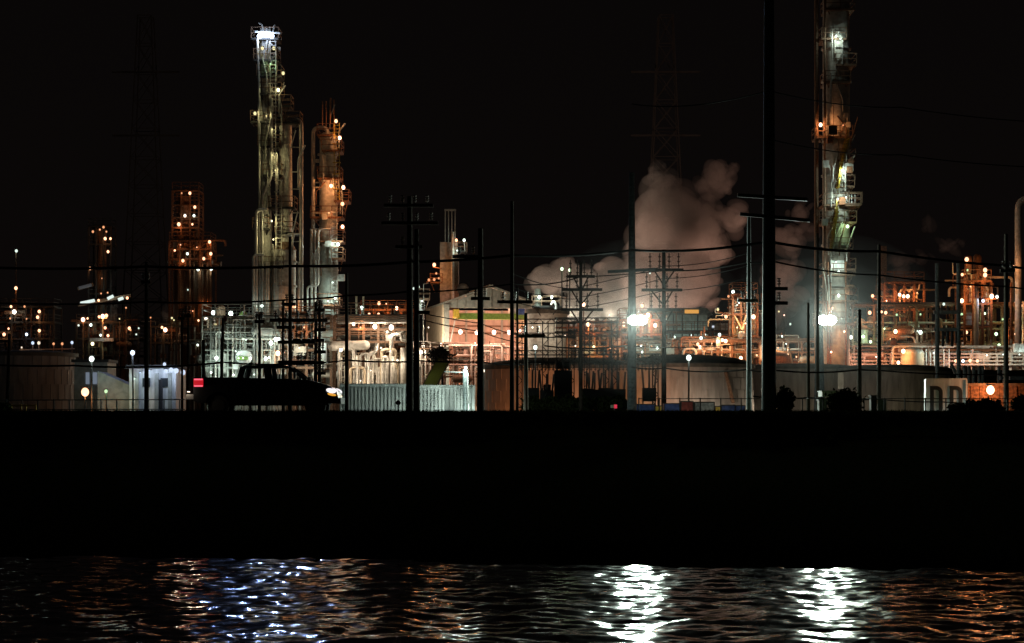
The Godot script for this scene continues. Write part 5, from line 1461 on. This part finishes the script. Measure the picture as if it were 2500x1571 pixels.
func cables() -> void:
	cable("thick main cable rising from the left edge to the thickest pole", [[-60, 652, 99], [357, 651, 98], [708, 650, 96], [1000, 640, 93], [1250, 624, 94], [1543, 611, 104], [1878, 590, 88]], 0.14)
	cable("thick main cable falling from the thickest pole to the right edge", [[1878, 590, 88], [2147, 614, 98], [2457, 649, 100], [2580, 664, 100]], 0.14)
	cable("second cable from the left edge to the twin crossarm poles", [[-60, 738, 99], [357, 738, 98], [708, 732, 96], [846, 722, 94], [1000, 712, 93]], 0.09)
	cable("second cable from the twin poles to the transmission poles", [[1017, 714, 92], [1250, 694, 94], [1418, 676, 110], [1621, 661, 110]], 0.07)
	cable("second cable from the transmission pole over the right tower", [[1621, 660, 110], [1829, 640, 96], [1878, 636, 88], [2147, 672, 98], [2457, 700, 100], [2580, 712, 100]], 0.08)
	cable("low cable from the left edge past the lit building", [[-60, 889, 98], [180, 893, 98], [357, 896, 97], [537, 886, 95]], 0.1)
	cable("low cable sagging behind the pickup roof", [[537, 885, 95], [708, 890, 96], [846, 880, 94], [1000, 884, 93]], 0.08)
	cable("low cable from twin poles across the shed yard", [[1000, 880, 93], [1173, 884, 94], [1284, 890, 100]], 0.07)
	cable("low cable across the humped tank to the thickest pole", [[1543, 897, 104], [1621, 899, 110], [1829, 902, 96], [1878, 903, 88]], 0.08)
	cable("low cable from the thickest pole to the right edge", [[1878, 903, 88], [2099, 903, 98], [2147, 905, 98], [2457, 915, 100], [2580, 920, 100]], 0.08)
	cable("lowest cable above the yard cabinets at right", [[1840, 968, 90], [1974, 971, 96], [2147, 976, 98], [2300, 982, 97], [2457, 984, 98], [2580, 985, 98]], 0.06)
	cable("faint high cable upper left of the thickest pole", [[1543, 254, 120], [1878, 222, 88]], 0.06)
	cable("faint high cable falling right of the thickest pole, upper", [[1878, 222, 88], [2200, 262, 105], [2580, 300, 110]], 0.06)
	cable("faint high cable falling right of the thickest pole, lower", [[1878, 340, 88], [2200, 378, 105], [2580, 410, 110]], 0.06)
	cable("pale lit cable sagging from substation to left floodlight pole", [[1330, 845, 118], [1543, 843, 105]], 0.09)
	cable("pale lit cable between the floodlight pole and reactor", [[1543, 846, 105], [1829, 840, 96]], 0.05)
	cable("thin cable from twin poles to the shed, upper", [[1017, 762, 92], [1173, 790, 94], [1284, 822, 100]], 0.05)
	cable("thin cable from twin poles to the shed, lower", [[1017, 778, 92], [1173, 810, 94], [1284, 840, 100]], 0.05)
	for i in 3: cable("fine cable through the steam, %s of three" % ["uppermost", "middle", "lowest"][i], [[1418, 700 + i * 26, 110], [1621, 650 + i * 30, 110], [1829, 618 + i * 30, 96]], 0.045)
	for i in 3: cable("fine cable left of transmission pole, %s of three" % ["uppermost", "middle", "lowest"][i], [[1250, 668 + i * 34, 94], [1418, 706 + i * 24, 110]], 0.045)

# ---------------------------------------------------------------- fence, verge, truck, steam
func verge() -> void:
	var T := thing("pipe_fence", "low grey pipe fence along the yard at lower left", "fence", G(210, 97))
	for i in 12:
		var x := 15.0 + i * 38.5
		rod(T, "post", Vector3(loc(T, x, 0, 97).x, 0, 0), loc(T, x, 975 + (i % 3), 97), 0.07, M.greypole)
	rod(T, "rail", loc(T, -30, 978, 97), loc(T, 450, 976, 97), 0.05, M.greypole)
	rod(T, "rail", loc(T, -30, 1000, 97), loc(T, 450, 1000, 97), 0.05, M.greypole)
	T = thing("barrier", "yellowish road barrier at lower left in front of the fence", "barrier", G(55, 92))
	bar(T, "rail", loc(T, 22, 991, 92), loc(T, 88, 991, 92), 0.08, M.yellow, 0.05)
	for x in [26, 50, 62, 86]: bar(T, "post", Vector3(loc(T, x, 0, 92).x, 0, -0.06), loc(T, x, 988, 92.06), 0.07, M.yellow)
	lamp_at(T, Vector3(-0.6, 0.16, 2.0), "ye", 0.25, 0.06)
	T = thing("chain_fence", "dark post and rail fence along the yard behind the road at right", "fence", G(2040, 90))
	for i in 20:
		var x := 1560.0 + i * 50
		rod(T, "post", Vector3(loc(T, x, 0, 90).x, 0, 0), loc(T, x, 972, 90), 0.06, M.dark)
	rod(T, "rail", loc(T, 1560, 974, 90), loc(T, 2510, 974, 90), 0.04, M.dark)
	# grass on the crest of the bank
	var g := RandomNumberGenerator.new()
	g.seed = 21
	var st := tools()
	st.set_smooth_group(-1)
	for k in 5:
		var a := g.randf() * TAU
		var w := Vector3(cos(a), 0, sin(a)) * 0.025
		var tip := Vector3(g.randf_range(-0.12, 0.12), g.randf_range(0.16, 0.3), g.randf_range(-0.12, 0.12))
		var r := Vector3(g.randf_range(-0.06, 0.06), -0.03, g.randf_range(-0.06, 0.06))
		for v in [r - w, r + tip, r + w]: st.add_vertex(v)
	st.generate_normals()
	var mm := MultiMesh.new()
	mm.transform_format = MultiMesh.TRANSFORM_3D
	mm.mesh = st.commit()
	mm.instance_count = 18000
	for k in mm.instance_count:
		var z := g.randf_range(66.0, 74.2)
		var y := 0.12 if z > 71 else lerpf(-0.8, 0.05, (z - 66.0) / 5.0)
		var s := g.randf_range(0.4, 1.0) * (0.8 if z > 70.5 else 1.0)
		mm.set_instance_transform(k, Transform3D(Basis(Vector3.UP, g.randf() * TAU) * Basis.from_scale(Vector3(s, s, s)), Vector3(g.randf_range(-24, 24), y, -z)))
	var mi := MultiMeshInstance3D.new()
	mi.name = "bank_grass"
	mi.multimesh = mm
	mi.material_override = M.grass
	add_child(mi)
	tag(mi, "dark rough grass covering the bank below the road", "grass")
	mi.set_meta("kind", "stuff")

func pickup() -> void:
	var d := 77.0
	var T := thing("pickup_truck", "black crew cab pickup driving right with red tail lamp lit", "pickup", G(655, d))
	var body := PackedVector2Array()
	for v in [[-2.86, 0.62], [-2.88, 1.50], [-2.82, 1.56], [-1.06, 1.55], [-0.6, 1.53], [1.2, 1.48], [1.62, 1.46], [2.3, 1.30], [2.62, 1.16], [2.84, 0.98], [2.90, 0.72], [2.84, 0.52]]: body.append(Vector2(v[0], v[1]))
	for arch in [1.98, -1.88]:
		for i in 9:
			var a := PI * i / 8.0
			body.append(Vector2(arch + cos(a) * 0.50, 0.52 + sin(a) * 0.46))
	body.append(Vector2(-2.7, 0.54))
	put(T, "body", prism(body, -0.98, 0.98, 0.05), M.truckpaint, Transform3D())
	# cab: roof, pillars, panes
	var roof := PackedVector2Array([Vector2(-0.98, 1.96), Vector2(-0.86, 2.04), Vector2(0.7, 2.06), Vector2(0.96, 1.98), Vector2(0.9, 1.94), Vector2(-0.92, 1.92)])
	put(T, "roof", prism(roof, -0.82, 0.82, 0.02), M.truckpaint, Transform3D())
	for s in [-1, 1]:
		var z: float = 0.9 * s
		var zt: float = 0.79 * s
		bar(T, "pillar", Vector3(-1.02, 1.52, z), Vector3(-0.9, 1.95, zt), 0.24, M.truckpaint, 0.07)
		bar(T, "pillar", Vector3(0.12, 1.5, z), Vector3(0.06, 1.97, zt), 0.30, M.truckpaint, 0.07)
		bar(T, "pillar", Vector3(1.6, 1.45, z), Vector3(0.9, 1.97, zt), 0.12, M.truckpaint, 0.07)
		for q in [[-0.95, 0.05, -0.86, 0.02], [0.22, 1.5, 0.16, 0.86]]:
			var st := tools()
			st.set_smooth_group(-1)
			quad(st, Vector3(q[0], 1.52, z * 0.995), Vector3(q[2], 1.95, zt * 0.995), Vector3(q[3], 1.95, zt * 0.995), Vector3(q[1], 1.49, z * 0.995))
			st.generate_normals()
			put(T, "side_window", st.commit(), M.glass, Transform3D())
		box(T, "mirror", Vector3(1.18, 1.62, 1.06 * s), Vector3(0.1, 0.26, 0.2), M.truckpaint)
		box(T, "door_handle", Vector3(-0.1, 1.32, 0.99 * s), Vector3(0.22, 0.04, 0.03), M.truckpaint)
		var tl := sub(T, "tail_lamp", Vector3(-2.80, 1.34, 0.88 * s))
		box(tl, "lens", Vector3(0.14, 0, 0.08 * s), Vector3(0.38, 0.32, 0.12), M.glow_tail)
		for y in [-0.13, 0.13]: box(tl, "led_strip_lamp", Vector3(0.14, y, 0.145 * s), Vector3(0.34, 0.06, 0.02), M.glow_tail_hot)
		var hl := sub(T, "headlight", Vector3(2.62, 0.97, 0.84 * s))
		put(hl, "lens", S.ball, M.glow_head, Transform3D(Basis(Vector3.BACK, -0.2) * Basis.from_scale(Vector3(0.56, 0.26, 0.3)), Vector3(0, 0.05, 0.04 * s)))
		put(hl, "turn_signal_lamp", S.ball, M.glow_amber, Transform3D(Basis(Vector3.BACK, -0.2) * Basis.from_scale(Vector3(0.5, 0.14, 0.3)), Vector3(0.03, -0.1, 0.04 * s)))
		if s == 1: omni(tl, Vector3(-0.25, 0, 0.1), "rd", 0.02, 0.1)
		var sp := SpotLight3D.new()
		sp.name = "head_light"
		sp.position = Vector3(0.4, 0.03, 0)
		sp.rotation = Vector3(-0.06, -PI / 2, 0)
		sp.light_energy = 12.0
		sp.light_size = 0.1
		sp.spot_angle = 30.0
		sp.spot_range = 60.0
		sp.shadow_enabled = true
		hl.add_child(sp)
		for x in [1.98, -1.88]:
			var w := sub(T, "wheel", Vector3(x, 0.42, 0.8 * s))
			put(w, "tyre", S.cyl, M.rubber, Transform3D(Basis(Vector3.RIGHT, PI / 2) * Basis.from_scale(Vector3(0.84, 0.28, 0.84)), Vector3.ZERO))
			put(w, "rim", S.cyl, M.dark, Transform3D(Basis(Vector3.RIGHT, PI / 2) * Basis.from_scale(Vector3(0.52, 0.30, 0.52)), Vector3.ZERO))
	for q in [["windshield", 1.58, 1.47, 0.92, 1.96], ["rear_window", -0.98, 1.54, -0.92, 1.93]]:
		var st := tools()
		st.set_smooth_group(-1)
		quad(st, Vector3(q[1], q[2], -0.86), Vector3(q[1], q[2], 0.86), Vector3(q[3], q[4], 0.76), Vector3(q[3], q[4], -0.76))
		st.generate_normals()
		put(T, q[0], st.commit(), M.glass, Transform3D())
	for x in [1.98, -1.88]: box(T, "wheel_well", Vector3(x, 0.72, 0), Vector3(1.0, 0.5, 1.2), M.black)
	box(T, "chassis", Vector3(0, 0.5, 0), Vector3(4.4, 0.14, 1.2), M.black)
	box(T, "rear_bumper", Vector3(-3.02, 0.78, 0), Vector3(0.3, 0.2, 1.8), M.chrome)
	box(T, "front_bumper", Vector3(2.9, 0.62, 0), Vector3(0.2, 0.24, 1.8), M.dark)
	for z in [-0.3, 0.35]:
		box(T, "seat", Vector3(0.35, 1.45, z * 1.3), Vector3(0.2, 0.5, 0.5), M.dark)
	var pl := sub(T, "plate_lamp", Vector3(-3.12, 0.98, 0.6))
	box(pl, "bulb", Vector3.ZERO, Vector3(0.08, 0.03, 0.2), M.glow_ww)
	omni(pl, Vector3(-0.02, 0.06, 0.5), "ww", 0.35, 0.05)

func plumes() -> void:
	var d := 268.0
	steam("huge orange brown steam plume with forked top right of centre", d, 0.075, 1.1, [
		[1640, 530, 105, 66, 18], [1618, 455, 42, 55, 10], [1602, 418, 20, 28, 6], [1745, 445, 50, 44, 11], [1786, 412, 24, 18, 6], [1715, 525, 60, 40, 8], [1785, 535, 38, 40, 8],
		[1630, 610, 105, 66, 16], [1690, 665, 100, 56, 12], [1590, 690, 90, 56, 14], [1568, 570, 32, 48, 8], [1640, 745, 130, 46, 14], [1760, 610, 44, 46, 6]])
	steam("bright low cumulus of steam over the pale upright tank", 262.0, 0.16, 1.7, [
		[1345, 690, 48, 34, 10], [1330, 672, 26, 20, 8], [1385, 668, 36, 32, 10], [1425, 698, 50, 44, 10], [1480, 690, 46, 50, 9], [1500, 745, 64, 40, 9], [1420, 762, 80, 36, 10], [1306, 698, 18, 22, 6], [1535, 655, 40, 40, 6]])
	steam("brown steam strand rising between thickest pole and right tower", 262.0, 0.06, 1.1, [
		[1925, 740, 36, 55, 9], [1915, 670, 44, 50, 9], [1925, 600, 46, 44, 9], [1950, 520, 38, 26, 7], [1968, 560, 26, 26, 5], [1890, 790, 40, 40, 6]])
	steam("dim brown steam drifting right over the orange frame", 255.0, 0.05, 1.2, [
		[2190, 640, 50, 20, 8], [2250, 630, 40, 14, 6], [2320, 605, 44, 16, 8], [2345, 595, 24, 14, 4], [2200, 680, 40, 30, 6], [2265, 545, 16, 30, 4]])
	steam("dim brown steam puff at the foot of the red brown lattice tower", 292.0, 0.1, 1.2, [[440, 765, 40, 28, 8], [470, 740, 30, 24, 6], [410, 780, 18, 18, 4]])
	steam("small brown steam puff beside the clustered lamp mast", 302.0, 0.1, 1.2, [[268, 790, 16, 30, 5], [275, 760, 12, 20, 4]])
	# mist gathered round the floodlights, shaped to give them a halo
	var mist := FogMaterial.new()
	mist.resource_name = "mist"
	mist.albedo = Color(0.95, 0.95, 0.95)
	mist.density = 0.0013
	for b in [["thin mist shaped around the left floodlight to give its halo", 1558, 9.0], ["thin mist shaped around the right floodlight to give its halo", 2021, 9.5]]:
		var B := thing("halo_mist", b[0], "mist", at(b[1], 784, 102.2), "floodlight halo mist")
		for k in 5:      # thickest in the middle, thinning outwards
			var v := FogVolume.new()
			v.name = "mist_layer"
			v.shape = RenderingServer.FOG_VOLUME_SHAPE_ELLIPSOID
			v.material = mist
			v.size = Vector3(b[2] * 1.25, b[2] * 0.95, b[2] * 0.7) * [1.0, 0.8, 0.62, 0.44, 0.28][k]
			v.position = Vector3([0.3, -0.35, 0.2, -0.1, 0.0][k], [0.2, -0.2, 0.1, 0.05, 0.0][k], 0)
			B.add_child(v, true)
	# cooling deck carrying lamps added to light the steam
	var W := thing("cooling_deck", "steaming cooling deck with lamps added for the steam, behind the pale tank", "process unit", G(1500, 250), "")
	frame(W, 1400, 1880, [812, 850], 250, 4.0, 10, M.rust, 0.26)
	gear(W, 1410, 1870, 800, 870, 250, 5.0, 22, [M.rust, M.brown, M.pale])
	gain = 1.0
	for k in 10: steam_fill_lamp(W, loc(W, 1350 + k * 46, 786 - (k % 2) * 16, 262.0), "pk" if k > 4 else "ww", 6.0, 0.2)  # bulbs added inside the plume base to brighten it
	steam_fill_lamp(W, loc(W, 1915, 770, 257.0), "pk", 5.0, 0.2)
	for l in [[1340, 70, 274.0], [1400, 90, 274.0], [1460, 90, 274.0], [1520, 90, 276.0], [1600, 100, 278.0], [1680, 100, 278.0], [1760, 70, 278.0], [1915, 50, 272.0], [2240, 14, 262.0]]:
		var L := sub(W, "added_uplight_lamp", loc(W, l[0], 800, l[2]))  # upward spots on masts, added only to light the steam
		box(L, "housing", Vector3(0, -0.12, 0), Vector3(0.4, 0.2, 0.3), M.dark)
		bar(L, "mast", Vector3(0, -loc(W, 0, 800, l[2]).y, 0), Vector3(0, -0.2, 0), 0.2, M.dark)
		spot(L, "up_light", Vector3(0, 0.1, 0), Vector3(PI * 0.5, 0, 0), LAMP_COLORS.pk if l[0] > 1430 else LAMP_COLORS.ww, l[1] * (1.0 if l[0] > 1430 else 1.3), 84.0, 0.3, 0.1)



func build_all() -> void:
	mat("drygrass", Color(0.10, 0.085, 0.05), Color(0.2, 0.17, 0.1), 0.95, 0.0, 0.6, 0.06)
	glow("glow_tail", Color(1.0, 0.012, 0.03), 0.5)
	glow("glow_tail_hot", Color(1.0, 0.12, 0.18), 1.3)
	glow("glow_head", Color(1.0, 0.95, 0.98), 1.1)
	glow("glow_amber", Color(1.0, 0.45, 0.05), 0.8)
	tower_left()
	tower_second()
	tower_right()
	tower_centre()
	unit_left()
	unit_under_towers()
	unit_centre()
	shed()
	stuff_right()
	far_left()
	yard()
	substation()
	right_yard()
	poles()
	cables()
	pickup()
	verge()
	plumes()
